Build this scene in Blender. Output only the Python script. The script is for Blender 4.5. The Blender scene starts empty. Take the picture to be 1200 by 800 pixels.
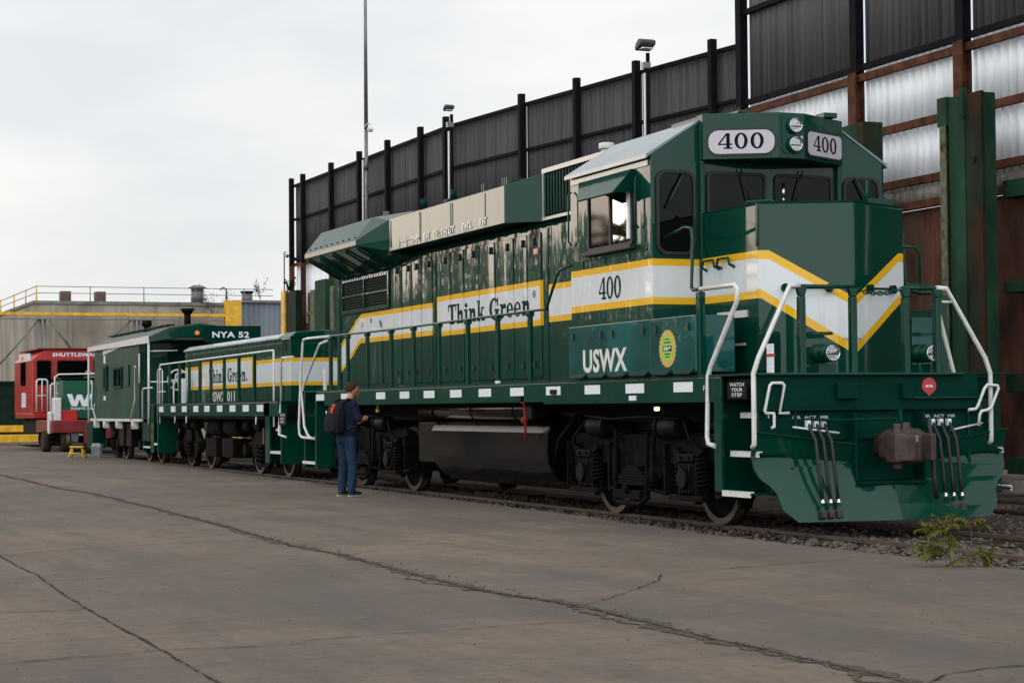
import bpy, bmesh, math, random
from mathutils import Vector, Matrix
random.seed(7)
S = bpy.context.scene
COL = S.collection
R = math.radians

# ------------------------------------------------------------------ camera
cd = bpy.data.cameras.new('camera'); cam = bpy.data.objects.new('camera', cd); COL.objects.link(cam)
yaw, pit, rol = 1.18948, 0.033606, -0.00884
fw = Vector((-math.sin(yaw)*math.cos(pit), math.cos(yaw)*math.cos(pit), math.sin(pit)))
rt = Vector((math.cos(yaw), math.sin(yaw), 0)); up = rt.cross(fw)
r2 = rt*math.cos(rol)+up*math.sin(rol); u2 = -rt*math.sin(rol)+up*math.cos(rol)
m = Matrix((r2, u2, -fw)).transposed().to_4x4(); m.translation = (19.2463, -11.0121, 1.3049)
cam.matrix_world = m
cd.lens = 68.94; cd.sensor_width = 36; cd.clip_start = .1; cd.clip_end = 3000
S.camera = cam

# ------------------------------------------------------------------ world, sun, exposure
SUN_AZ = Vector((-.90, -.43, 0)).normalized(); SUN_EL = R(9)
SD = Vector((SUN_AZ.x*math.cos(SUN_EL), SUN_AZ.y*math.cos(SUN_EL), math.sin(SUN_EL)))
W = bpy.data.worlds.new('World'); S.world = W; W.use_nodes = True
wt = W.node_tree; wt.nodes.clear()
def mk(nt, t, **kw):
    n = nt.nodes.new(t)
    for k, v in kw.items(): setattr(n, k, v)
    return n
class E:
    """tiny expression builder over Math nodes"""
    def __init__(s, nt, sock): s.nt, s.s = nt, sock
    def op(s, o, *a):
        n = mk(s.nt, 'ShaderNodeMath', operation=o)
        for i, v in enumerate((s,)+a):
            if isinstance(v, E): s.nt.links.new(v.s, n.inputs[i])
            else: n.inputs[i].default_value = v
        return E(s.nt, n.outputs[0])
    def __add__(s, o): return s.op('ADD', o)
    def __sub__(s, o): return s.op('SUBTRACT', o)
    def __mul__(s, o): return s.op('MULTIPLY', o)
    def __truediv__(s, o): return s.op('DIVIDE', o)
    def gt(s, o): return s.op('GREATER_THAN', o)
    def lt(s, o): return s.op('LESS_THAN', o)
    def mx(s, o): return s.op('MAXIMUM', o)
    def mn(s, o): return s.op('MINIMUM', o)
    def pw(s, o): return s.op('POWER', o)
    def ab(s): return s.op('ABSOLUTE')
    def inv(s): return s*(-1)+1
def mixc(nt, f, a, b, blend='MIX'):
    n = mk(nt, 'ShaderNodeMix', data_type='RGBA', blend_type=blend)
    for i, v in ((0, f), (6, a), (7, b)):
        if isinstance(v, E): nt.links.new(v.s, n.inputs[i])
        elif hasattr(v, 'is_output'): nt.links.new(v, n.inputs[i])
        elif i == 0: n.inputs[0].default_value = v
        else: n.inputs[i].default_value = (*v, 1)
    return n.outputs[2]
tc = mk(wt, 'ShaderNodeTexCoord')
def dotw(v):
    n = mk(wt, 'ShaderNodeVectorMath', operation='DOT_PRODUCT'); wt.links.new(tc.outputs['Generated'], n.inputs[0]); n.inputs[1].default_value = v
    return E(wt, n.outputs['Value'])
sky = mk(wt, 'ShaderNodeTexSky', sky_type='NISHITA', sun_disc=False)
sky.sun_elevation = SUN_EL; sky.sun_rotation = math.atan2(SD.x, SD.y); sky.air_density = 1.2; sky.dust_density = .6
bg1 = mk(wt, 'ShaderNodeBackground'); bg1.inputs[1].default_value = .05; wt.links.new(sky.outputs[0], bg1.inputs[0])
# the overcast layer: cloud noise, warm low glow round the hidden sun, bright cloud behind the viewer
sp = mk(wt, 'ShaderNodeSeparateXYZ'); wt.links.new(tc.outputs['Generated'], sp.inputs[0]); dz = E(wt, sp.outputs[2])
mp = mk(wt, 'ShaderNodeMapping'); mp.inputs['Scale'].default_value = (2.2, 2.2, 6.5); wt.links.new(tc.outputs['Generated'], mp.inputs[0])
no = mk(wt, 'ShaderNodeTexNoise'); no.inputs['Scale'].default_value = 1.5; no.inputs['Detail'].default_value = 6; no.inputs['Roughness'].default_value = .5
wt.links.new(mp.outputs[0], no.inputs['Vector'])
cl = ((E(wt, no.outputs[0])-.385)*5.0).mx(0).mn(1)
cloud = mixc(wt, cl, (.765, .81, .87), (.975, .965, .965))
g = dotw(SD).mx(0)
back = dotw(Vector((.72, -.58, .38)).normalized()).mx(0); side = dotw(Vector((.15, .93, .30)).normalized()).mx(0)
glow = g.pw(12)*.40+g.pw(50)*3.2
addw = mixc(wt, glow*1.0, (0, 0, 0), (1.0, .78, .64)); wt.nodes[-1].clamp_factor = False
addb = mixc(wt, back.pw(1.4)*1.5+side.pw(2)*.35, (0, 0, 0), (.93, .98, 1.0)); wt.nodes[-1].clamp_factor = False
a1 = mixc(wt, 1.0, cloud, addw, 'ADD'); a2 = mixc(wt, 1.0, a1, addb, 'ADD')
bg2 = mk(wt, 'ShaderNodeBackground'); bg2.inputs[1].default_value = 1.20; wt.links.new(a2, bg2.inputs[0])
ad = mk(wt, 'ShaderNodeMixShader'); ad.inputs[0].default_value = .75; wt.links.new(bg1.outputs[0], ad.inputs[1]); wt.links.new(bg2.outputs[0], ad.inputs[2])
wo = mk(wt, 'ShaderNodeOutputWorld'); wt.links.new(ad.outputs[0], wo.inputs[0])
ld = bpy.data.lights.new('sun', 'SUN'); ld.energy = .32; ld.angle = R(32); ld.color = (1, .86, .70)
lo = bpy.data.objects.new('sun', ld); COL.objects.link(lo); lo.rotation_euler = (-SD).to_track_quat('-Z', 'Y').to_euler()
S.view_settings.view_transform = 'Standard'; S.view_settings.look = 'None'; S.view_settings.exposure = 0; S.view_settings.gamma = 1
S.render.engine = 'CYCLES'; S.cycles.max_bounces = 6; S.cycles.use_denoising = True

# ------------------------------------------------------------------ materials
MAT = {}
def mat(name, col, rough=.5, metal=0, noise=None, bump=None, coat=0, spec=.5, emit=None, ior=None, dirt=None):
    """noise=(scale, amount, stretch) colour mottling; bump=(scale, strength, stretch); dirt=(colour, scale, threshold, stretch)"""
    if name in MAT: return MAT[name]
    M = bpy.data.materials.new(name); M.use_nodes = True; nt = M.node_tree
    b = nt.nodes['Principled BSDF']
    b.inputs['Base Color'].default_value = (*col, 1); b.inputs['Roughness'].default_value = rough; b.inputs['Metallic'].default_value = metal
    b.inputs['Coat Weight'].default_value = coat; b.inputs['Coat Roughness'].default_value = .035
    if coat > .4: spec, rough = .03, .5; b.inputs['Specular IOR Level'].default_value = .03; b.inputs['Roughness'].default_value = rough
    b.inputs['Specular IOR Level'].default_value = spec
    if ior: b.inputs['IOR'].default_value = ior
    if rough >= .7 and spec == .5: b.inputs['Specular IOR Level'].default_value = .10
    g = mk(nt, 'ShaderNodeNewGeometry')
    def nz(scale, stretch=(1, 1, 1), detail=5):
        mp = mk(nt, 'ShaderNodeMapping'); mp.inputs['Scale'].default_value = stretch; nt.links.new(g.outputs['Position'], mp.inputs[0])
        n = mk(nt, 'ShaderNodeTexNoise'); n.inputs['Scale'].default_value = scale; n.inputs['Detail'].default_value = detail; n.inputs['Roughness'].default_value = .6
        nt.links.new(mp.outputs[0], n.inputs['Vector']); return E(nt, n.outputs[0])
    c = col
    if noise:
        f = nz(noise[0], noise[2] if len(noise) > 2 else (1, 1, 1)); a = noise[1]
        c = mixc(nt, ((f-.5)*3+.5).mx(0).mn(1), tuple(x*(1-a) for x in col), tuple(min(1, x*(1+a)) for x in col))
    if dirt:
        f = nz(dirt[1], dirt[3] if len(dirt) > 3 else (1, 1, 1))
        c = mixc(nt, ((f-dirt[2])*9).mx(0).mn(1), c if isinstance(c, tuple) else c, dirt[0])
    if not isinstance(c, tuple): nt.links.new(c, b.inputs['Base Color'])
    if bump:
        f = nz(bump[0], bump[2] if len(bump) > 2 else (1, 1, 1), 3)
        bn = mk(nt, 'ShaderNodeBump'); bn.inputs['Strength'].default_value = 1; bn.inputs['Distance'].default_value = bump[1]
        nt.links.new(f.s, bn.inputs['Height']); nt.links.new(bn.outputs[0], b.inputs['Normal']); nt.links.new(bn.outputs[0], b.inputs['Coat Normal'])
    if emit: b.inputs['Emission Color'].default_value = (*emit[0], 1); b.inputs['Emission Strength'].default_value = emit[1]
    MAT[name] = M; return M

GREEN = (.0002, .039, .024); YEL = (.78, .43, .015); WHT = (.66, .68, .69)
def pos_nodes(nt):
    g = mk(nt, 'ShaderNodeNewGeometry'); s = mk(nt, 'ShaderNodeSeparateXYZ'); nt.links.new(g.outputs['Position'], s.inputs[0])
    return g, E(nt, s.outputs[0]), E(nt, s.outputs[1]), E(nt, s.outputs[2])
def livery(name, kind, wav):
    """green gloss paint with the white band edged in yellow, placed by position on the locomotive"""
    M = bpy.data.materials.new(name); M.use_nodes = True; nt = M.node_tree; b = nt.nodes['Principled BSDF']
    g, x, y, z = pos_nodes(nt); ay = y.ab()
    if kind == 'loco':
        box = x.gt(-9.28)*x.lt(-5.03)
        gap = (x.gt(-5.03)*x.lt(-4.87)).mx(x.gt(-9.44)*x.lt(-9.28))
        rear = (x*(-1)-13.18).mx(0)
        nose = x.gt(1.0)
        top = (box*.075+2.94-rear*.40)*nose.inv()+((ay/.80).mn(1)*.51+2.43)*nose
        bot = (box*(-.03)+2.435-rear*.41)*nose.inv()+((ay/.88).mn(1)*.605+1.83)*nose
        d = (top-z).mn(z-bot)
        ex = (x+9.28).mn(x*(-1)-5.03)*box+box.inv()
        d2 = d.mn(ex); band = d2.gt(0)*gap.inv()*x.gt(-14.56)
        yellow = d2.lt((nose*.018)+.078)
    elif kind == 'slug':
        box = x.gt(-25.35)*x.lt(-20.65)
        top = box*.09+2.315; bot = box*0+1.775
        d = (top-z).mn(z-bot)
        ex = (x+25.35).mn(x*(-1)-20.65)*box+box.inv()
        d2 = d.mn(ex); gap = (x.gt(-20.65)*x.lt(-20.5)).mx(x.gt(-25.5)*x.lt(-25.35))
        band = d2.gt(0)*gap.inv(); yellow = d2.lt(.075)
    n = mk(nt, 'ShaderNodeTexNoise'); n.inputs['Scale'].default_value = 1.3; n.inputs['Detail'].default_value = 6; nt.links.new(g.outputs['Position'], n.inputs['Vector'])
    gr = mixc(nt, ((E(nt, n.outputs[0])-.45)*4).mx(0).mn(1), GREEN, (.0004, .047, .029))
    wh = mixc(nt, ((E(nt, n.outputs[0])-.45)*4).mx(0).mn(1), WHT, (.60, .62, .62))
    mp2 = mk(nt, 'ShaderNodeMapping'); mp2.inputs['Scale'].default_value = (4, 4, .35); nt.links.new(g.outputs['Position'], mp2.inputs[0])
    n2 = mk(nt, 'ShaderNodeTexNoise'); n2.inputs['Scale'].default_value = 2.2; n2.inputs['Detail'].default_value = 7; n2.inputs['Roughness'].default_value = .7; nt.links.new(mp2.outputs[0], n2.inputs['Vector'])
    gm = ((E(nt, n2.outputs[0])-.54)*7).mx(0).mn(1); gr = mixc(nt, gm*.5, gr, (.010, .034, .026)); wh = mixc(nt, gm*.35, wh, (.44, .43, .40))
    c = mixc(nt, yellow, wh, YEL); c = mixc(nt, band, gr, c)
    cr = gm*.10+.03; nt.links.new(cr.s, b.inputs['Coat Roughness'])
    nt.links.new(c, b.inputs['Base Color'])
    b.inputs['Roughness'].default_value = .45; b.inputs['Specular IOR Level'].default_value = .03; b.inputs['Coat Weight'].default_value = .62
    mp = mk(nt, 'ShaderNodeMapping'); mp.inputs['Scale'].default_value = wav[2]; nt.links.new(g.outputs['Position'], mp.inputs[0])
    w = mk(nt, 'ShaderNodeTexNoise'); w.inputs['Scale'].default_value = wav[0]; w.inputs['Detail'].default_value = .6; nt.links.new(mp.outputs[0], w.inputs['Vector'])
    bn = mk(nt, 'ShaderNodeBump'); bn.inputs['Strength'].default_value = 1; bn.inputs['Distance'].default_value = wav[1]
    nt.links.new(w.outputs[0], bn.inputs['Height']); nt.links.new(bn.outputs[0], b.inputs['Normal']); nt.links.new(bn.outputs[0], b.inputs['Coat Normal'])
    MAT[name] = M; return M
M_HOOD = livery('hood_paint', 'loco', (1.4, .026, (1.5, 1, .20)))
M_CAB = livery('cab_paint', 'loco', (.8, .004, (1.4, 1.4, .6)))
M_CABB = livery('cab_body_paint', 'loco', (1.3, .016, (2.2, 1.0, .22)))
M_SLUG = livery('slug_paint', 'slug', (2.0, .02, (1.5, 1, .4)))
M_GR = mat('gloss_green', GREEN, .16, spec=.6, coat=.45, noise=(2, .15), bump=(1.2, .004), dirt=((.010, .032, .024), 4, .60, (1.5, 1.5, .6)))
M_GRS = mat('satin_green', (.0003, .027, .019), .5, spec=.06, noise=(3, .2), bump=(4, .003))
M_GRW = mat('wavy_green', GREEN, .16, spec=.6, coat=.62, noise=(2, .15), bump=(.9, .020, (1.8, 1, .22)))
M_ROOF = mat('roof_green_sheen', (.15, .205, .21), .30, noise=(2, .2), coat=.3)  # base colour raised pale to carry the sky's reflection on the roof
M_BLK = mat('black_steel', (.0035, .0035, .0035), .6, spec=.08, noise=(6, .4), bump=(25, .002), dirt=((.014, .011, .008), 3, .60))
M_BLKG = mat('black_gloss', (.003, .003, .0035), .18, spec=.20, noise=(2, .3), bump=(1.5, .003))
M_DRT = mat('grimy_steel', (.0050, .0045, .0042), .85, spec=.08, noise=(8, .5), bump=(20, .004), dirt=((.020, .013, .010), 4, .60))
M_WHEEL = mat('wheel_tread', (.085, .058, .038), .55, noise=(10, .3))
M_WHT = mat('white_paint', (.60, .60, .57), .35, noise=(9, .12))
M_REFL = mat('white_reflector', (.72, .76, .80), .3, noise=(30, .15))
M_YEL = mat('yellow_paint', (.62, .34, .015), .45, noise=(3, .25))
M_RED = mat('red_paint', (.42, .015, .015), .35, noise=(3, .2), coat=.3)
M_REDS = mat('dark_red', (.16, .010, .010), .5, noise=(3, .3))
M_GLASS = mat('dark_glass', (.002, .0022, .0022), .04, spec=.16)
M_MIRR = mat('tinted_window', (.42, .42, .41), .02, metal=1.0)
M_RUB = mat('black_rubber', (.012, .012, .012), .6, bump=(40, .001))
M_CHR = mat('lamp_reflector', (.60, .61, .62), .18, metal=1, bump=(9, .006))
M_LENS = mat('lamp_glass', (.5, .52, .53), .05, spec=.8)
M_RUST = mat('rusty_steel', (.085, .030, .016), .85, spec=.15, noise=(5, .45), bump=(20, .004), dirt=((.035, .016, .012), 2.2, .52))
M_RUSTP = mat('rust_plate', (.085, .036, .024), .85, spec=.15, noise=(2.2, .5, (1, 1, .4)), bump=(8, .006), dirt=((.035, .055, .03), 1.5, .60, (1, 1, .4)))
M_GPAN = mat('faded_green_panel', (.050, .085, .045), .8, spec=.15, noise=(2.5, .4, (1, 1, .5)), bump=(7, .006), dirt=((.060, .026, .014), 2.2, .56, (1, 1, .5)))
M_GPOST = mat('old_green_steel', (.014, .046, .024), .8, spec=.12, noise=(2, .4, (1, 1, .4)), bump=(14, .004), dirt=((.05, .022, .012), 1.6, .63, (1, 1, .3)))
M_GEDGE = mat('weathered_edge', (.11, .12, .075), .8, noise=(9, .4), dirt=((.06, .025, .015), 4, .58))
M_GALV = mat('galvanised_sheet', (.88, .90, .92), .5, metal=.15, noise=(6, .15, (2.2, 1, .04)), dirt=((.50, .47, .42), 3.2, .66, (1, 1, .2)))
_n = M_GALV.node_tree; _b = _n.nodes['Principled BSDF']; _t = mk(_n, 'ShaderNodeBsdfTranslucent'); _t.inputs[0].default_value = (.96, .98, 1, 1)   # pale sheets that let light through
_m = mk(_n, 'ShaderNodeMixShader'); _m.inputs[0].default_value = .36; _n.links.new(_b.outputs[0], _m.inputs[1]); _n.links.new(_t.outputs[0], _m.inputs[2]); _n.links.new(_m.outputs[0], _n.nodes['Material Output'].inputs[0])
M_BEIGE = mat('beige_sheet', (.30, .28, .24), .6, noise=(3, .2, (1, 1, .3)))
M_DSHEET = mat('dark_sheet', (.062, .058, .062), .75, spec=.15, noise=(3.5, .30, (2.5, 2.5, .06)), dirt=((.088, .080, .084), 1.6, .58, (4, 4, .05)))
M_DSTL = mat('dark_purlin', (.006, .006, .009), .85, spec=.08, noise=(5, .3))
M_CONC = mat('pale_concrete', (.30, .265, .215), .85, noise=(.7, .28, (1, 1, .35)), bump=(6, .01), dirt=((.17, .15, .12), .8, .57, (1.4, 1.4, .18)))
M_SHED = mat('blue_grey_sheet', (.12, .135, .16), .6, noise=(1.5, .2, (1, 1, .2)))
M_STONE = mat('ballast_stone', (.095, .078, .066), .95, noise=(14, .5))
M_DIRT = mat('ballast_dirt', (.050, .040, .034), .97, noise=(5, .45), bump=(22, .03))
M_RAIL = mat('rail_steel', (.060, .033, .022), .6, noise=(8, .3))
M_RHEAD = mat('rail_head', (.16, .13, .11), .35, metal=.6)
M_WOOD = mat('sleeper_wood', (.040, .030, .024), .95, noise=(9, .4, (1, .2, 1)), bump=(20, .008, (1, .2, 1)))
M_COUP = mat('coupler_rust', (.042, .025, .019), .6, noise=(9, .4), bump=(18, .004), dirt=((.17, .14, .12), 7, .64))
M_ORNG = mat('orange_lamp', (.5, .10, .02), .3, emit=((1, .22, .06), .5))
M_STEPL = mat('step_lamp', (1, .7, .4), .3, emit=((1, .62, .30), 3))
M_LAMPG = mat('grey_pole', (.16, .165, .17), .45, metal=.5, noise=(6, .2))
M_DKGR = mat('dark_green_fence', (.006, .016, .010), .7, noise=(3, .3))
M_LIME = mat('lime_decal', (.24, .46, .035), .4)
M_ORD = mat('orange_decal', (.55, .30, .04), .4)
M_BOARD = mat('number_glass', (.50, .46, .50), .12, spec=.8, noise=(6, .06), coat=.5)
M_INK = mat('black_ink', (.006, .006, .007), .7, spec=.1)
M_GINK = mat('green_ink', (.0006, .026, .018), .7, spec=.05)
M_ROOM = mat('cab_interior', (.015, .017, .016), .8)

# ------------------------------------------------------------------ mesh builder
class MB:
    def __init__(s): s.v = []; s.f = []; s.sm = []
    def add(s, vs, fs, smooth=False):
        o = len(s.v); s.v += [tuple(v) for v in vs]; s.f += [tuple(i+o for i in f) for f in fs]; s.sm += [smooth]*len(fs); return s
    def box(s, x0, x1, y0, y1, z0, z1):
        x0, x1 = sorted((x0, x1)); y0, y1 = sorted((y0, y1)); z0, z1 = sorted((z0, z1))
        v = [(x, y, z) for x in (x0, x1) for y in (y0, y1) for z in (z0, z1)]
        return s.add(v, [(0, 1, 3, 2), (4, 6, 7, 5), (0, 4, 5, 1), (2, 3, 7, 6), (0, 2, 6, 4), (1, 5, 7, 3)])
    def prism(s, pts, axis, a, b):
        """polygon pts in the two other axes, extruded from a to b along axis"""
        def p(q, t):
            return {'X': (t, q[0], q[1]), 'Y': (q[0], t, q[1]), 'Z': (q[0], q[1], t)}[axis]
        n = len(pts); v = [p(q, a) for q in pts]+[p(q, b) for q in pts]
        f = [tuple(range(n)), tuple(range(2*n-1, n-1, -1))]+[(i, i+n, (i+1) % n+n, (i+1) % n) for i in range(n)]
        return s.add(v, f)
    def loft(s, secs, cap=True, smooth=False):
        n = len(secs[0]); v = [p for q in secs for p in q]; f = []
        for k in range(len(secs)-1):
            for i in range(n): f.append((k*n+i, k*n+(i+1) % n, (k+1)*n+(i+1) % n, (k+1)*n+i))
        s.add(v, f, smooth)
        if cap:
            o = len(s.v)-len(v); s.f += [tuple(o+i for i in range(n-1, -1, -1)), tuple(o+i for i in range(len(v)-n, len(v)))]; s.sm += [False, False]
        return s
    def tube(s, path, r, seg=8, r1=None, smooth=True):
        P = [Vector(p) for p in path]; secs = []; nrm = None
        for i, p in enumerate(P):
            d = ((P[min(i+1, len(P)-1)]-P[i]).normalized()+(P[i]-P[max(i-1, 0)]).normalized())
            d = d.normalized() if d.length > 1e-6 else Vector((0, 0, 1))
            if nrm is None:
                nrm = d.cross(Vector((0, 0, 1)) if abs(d.z) < .9 else Vector((1, 0, 0))).normalized()
            nrm = (nrm-d*nrm.dot(d)).normalized(); bt = d.cross(nrm)
            rr = r if r1 is None else r+(r1-r)*i/(len(P)-1)
            secs.append([p+(nrm*math.cos(a)+bt*math.sin(a))*rr for a in [2*math.pi*k/seg for k in range(seg)]])
        return s.loft(secs, smooth=smooth)
    def cyl(s, c, axis, r, h, seg=16, r1=None):
        d = {'X': Vector((1, 0, 0)), 'Y': Vector((0, 1, 0)), 'Z': Vector((0, 0, 1))}[axis] if isinstance(axis, str) else Vector(axis).normalized()
        c = Vector(c); return s.tube([c-d*h/2, c+d*h/2], r, seg, r1)
    def sphere(s, c, r, sx=1, sy=1, sz=1, nu=12, nv=8):
        v = []; c = Vector(c)
        for j in range(nv+1):
            for i in range(nu):
                t = math.pi*j/nv; a = 2*math.pi*i/nu
                v.append((c.x+r*sx*math.sin(t)*math.cos(a), c.y+r*sy*math.sin(t)*math.sin(a), c.z+r*sz*math.cos(t)))
        f = [(j*nu+i, (j+1)*nu+i, (j+1)*nu+(i+1) % nu, j*nu+(i+1) % nu) for j in range(nv) for i in range(nu)]
        return s.add(v, f, True)
    def build(s, name, m, parent=None, bevel=0, smooth=None):
        me = bpy.data.meshes.new(name); L = Vector((0, 0, 0)); q = parent
        while q is not None: L += q.location; q = q.parent
        me.from_pydata([tuple(Vector(v)-L) for v in s.v], [], s.f)
        bm = bmesh.new(); bm.from_mesh(me); bmesh.ops.recalc_face_normals(bm, faces=bm.faces); bm.to_mesh(me); bm.free()
        if len(me.polygons) == len(s.sm): me.polygons.foreach_set('use_smooth', s.sm)
        elif any(s.sm): me.polygons.foreach_set('use_smooth', [True]*len(me.polygons)); bevel = bevel
        me.materials.append(m); o = bpy.data.objects.new(name, me); COL.objects.link(o)
        if parent: o.parent = parent
        if bevel:
            b = o.modifiers.new('bevel', 'BEVEL'); b.width = bevel; b.segments = 2; b.limit_method = 'ANGLE'; b.angle_limit = R(35)
        return o
def tag(o, label=None, cat=None, group=None, kind=None):
    if label: o['label'] = label
    if cat: o['category'] = cat
    if group: o['group'] = group
    if kind: o['kind'] = kind
    return o
def thing(name, loc, label, cat, group=None):
    o = bpy.data.objects.new(name, None); COL.objects.link(o); o.location = loc; o.empty_display_size = .3
    return tag(o, label, cat, group)
def B(*a): return MB().box(*a)
def rrect(u0, u1, v0, v1, r, n=4):
    p = []
    for cx, cy, a0 in ((u1-r, v1-r, 0), (u0+r, v1-r, 90), (u0+r, v0+r, 180), (u1-r, v0+r, 270)):
        for k in range(n+1): a = R(a0+90*k/n); p.append((cx+r*math.cos(a), cy+r*math.sin(a)))
    return p
def ring_frame(mb, outer, inner, axis, a, b):
    def p(q, t): return {'X': (t, q[0], q[1]), 'Y': (q[0], t, q[1])}[axis]
    n = len(outer); v = [p(q, a) for q in outer]+[p(q, a) for q in inner]+[p(q, b) for q in outer]+[p(q, b) for q in inner]; f = []
    for i in range(n):
        j = (i+1) % n
        f += [(i, j, n+j, n+i), (2*n+i, 3*n+i, 3*n+j, 2*n+j), (i, 2*n+i, 2*n+j, j), (n+i, n+j, 3*n+j, 3*n+i)]
    return mb.add(v, f)

# ------------------------------------------------------------------ lettering
def font_text(txt, o, u, v, w, h, m, parent, bold=.0, name='lettering'):
    """built-in font, scaled to w x h, lower-left corner at o, along u and up v"""
    c = bpy.data.curves.new('t', 'FONT'); c.body = txt; c.offset = bold; c.resolution_u = 3; c.space_character = 1.06
    ob = bpy.data.objects.new('t', c); COL.objects.link(ob)
    dg = bpy.context.evaluated_depsgraph_get(); me = bpy.data.meshes.new_from_object(ob.evaluated_get(dg))
    bpy.data.objects.remove(ob)
    xs = [q.co.x for q in me.vertices]; ys = [q.co.y for q in me.vertices]
    x0, x1, y0, y1 = min(xs), max(xs), min(ys), max(ys); o, u, v = Vector(o), Vector(u), Vector(v)
    mb = MB(); mb.v = [tuple(o+u*((q.co.x-x0)/(x1-x0)*w)+v*((q.co.y-y0)/(y1-y0)*h)) for q in me.vertices]
    mb.f = [tuple(p.vertices) for p in me.polygons]; mb.sm = [False]*len(mb.f)
    bpy.data.meshes.remove(me)
    return mb.build(name, m, parent)
def ell(cx, cy, rx, ry, ix, iy, a0=0, a1=360, n=18):
    q = []
    for k in range(n):
        a, b = R(a0+(a1-a0)*k/n), R(a0+(a1-a0)*(k+1)/n)
        q.append([(cx+rx*math.cos(a), cy+ry*math.sin(a)), (cx+rx*math.cos(b), cy+ry*math.sin(b)), (cx+ix*math.cos(b), cy+iy*math.sin(b)), (cx+ix*math.cos(a), cy+iy*math.sin(a))])
    return q
def rc(x0, y0, x1, y1): return [[(x0, y0), (x1, y0), (x1, y1), (x0, y1)]]
GLY = {  # heavy slab-serif shapes, cap height 1
 '4': (.62, rc(.36, .0, .52, 1)+rc(.24, 0, .62, .09)+rc(0, .25, .36, .34)+rc(.52, .25, .62, .34)+[[(0, .34), (.09, .34), (.40, .92), (.36, 1)]]),
 '0': (.60, ell(.29, .5, .29, .52, .14, .42)),
 'T': (.70, rc(.27, .08, .46, .9)+rc(.14, 0, .59, .09)+rc(0, .88, .73, 1)+rc(0, .66, .07, .88)+rc(.66, .66, .73, .88)),
 'h': (.62, rc(.08, .08, .24, .93)+rc(0, .91, .24, 1)+rc(0, 0, .30, .09)+rc(.38, .08, .54, .45)+rc(.33, 0, .60, .09)+ell(.38, .44, .16, .24, .0, .10, 0, 180, 10)),
 'i': (.34, rc(.09, .08, .26, .58)+rc(0, .58, .26, .67)+rc(0, 0, .34, .09)+ell(.165, .86, .11, .12, 0, 0, 0, 360, 12)),
 'n': (.62, rc(.08, .08, .24, .60)+rc(0, .58, .24, .67)+rc(0, 0, .30, .09)+rc(.38, .08, .54, .45)+rc(.33, 0, .60, .09)+ell(.38, .44, .16, .24, .0, .10, 0, 180, 10)),
 'k': (.62, rc(.08, .08, .24, .93)+rc(0, .91, .24, 1)+rc(0, 0, .28, .09)+[[(.24, .26), (.30, .22), (.52, .60), (.42, .60)], [(.29, .40), (.37, .46), (.60, .06), (.42, .06)]]+rc(.36, .59, .60, .67)+rc(.36, 0, .66, .08)),
 'G': (.76, ell(.37, .5, .37, .52, .19, .42, 45, 330, 20)+rc(.52, .05, .70, .40)+rc(.42, .38, .78, .47)+rc(.60, .62, .69, 1)),
 'r': (.48, rc(.08, .08, .24, .60)+rc(0, .58, .24, .67)+rc(0, 0, .32, .09)+ell(.36, .44, .14, .24, .0, .10, 20, 180, 9)+ell(.42, .54, .08, .09, 0, 0, 0, 360, 10)),
 'e': (.52, ell(.25, .33, .25, .35, .11, .27, 0, 320, 18)+rc(.12, .30, .50, .37)),
 '.': (.24, ell(.10, .10, .10, .11, 0, 0, 0, 360, 12)),
 ' ': (.30, []),
}
def glyph_text(txt, o, u, v, nrm, w, h, m, parent, sp=.06, name='lettering'):
    tot = sum(GLY[c][0]+sp for c in txt)-sp; sx = w/tot; x = 0; k = 0
    o, u, v, nrm = Vector(o), Vector(u), Vector(v), Vector(nrm); mb = MB()
    for c in txt:
        for poly in GLY[c][1]:
            k += 1
            d = nrm*(.00012*(k % 40))
            q = [];
            for a, b in poly:
                p = o+u*((x+a)*sx)+v*(b*h)+d
                if not q or (q[-1]-p).length > 1e-5: q.append(p)
            if len(q) > 2: mb.add(q, [tuple(range(len(q)))])
        x += GLY[c][0]+sp
    return mb.build(name, m, parent)

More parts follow.
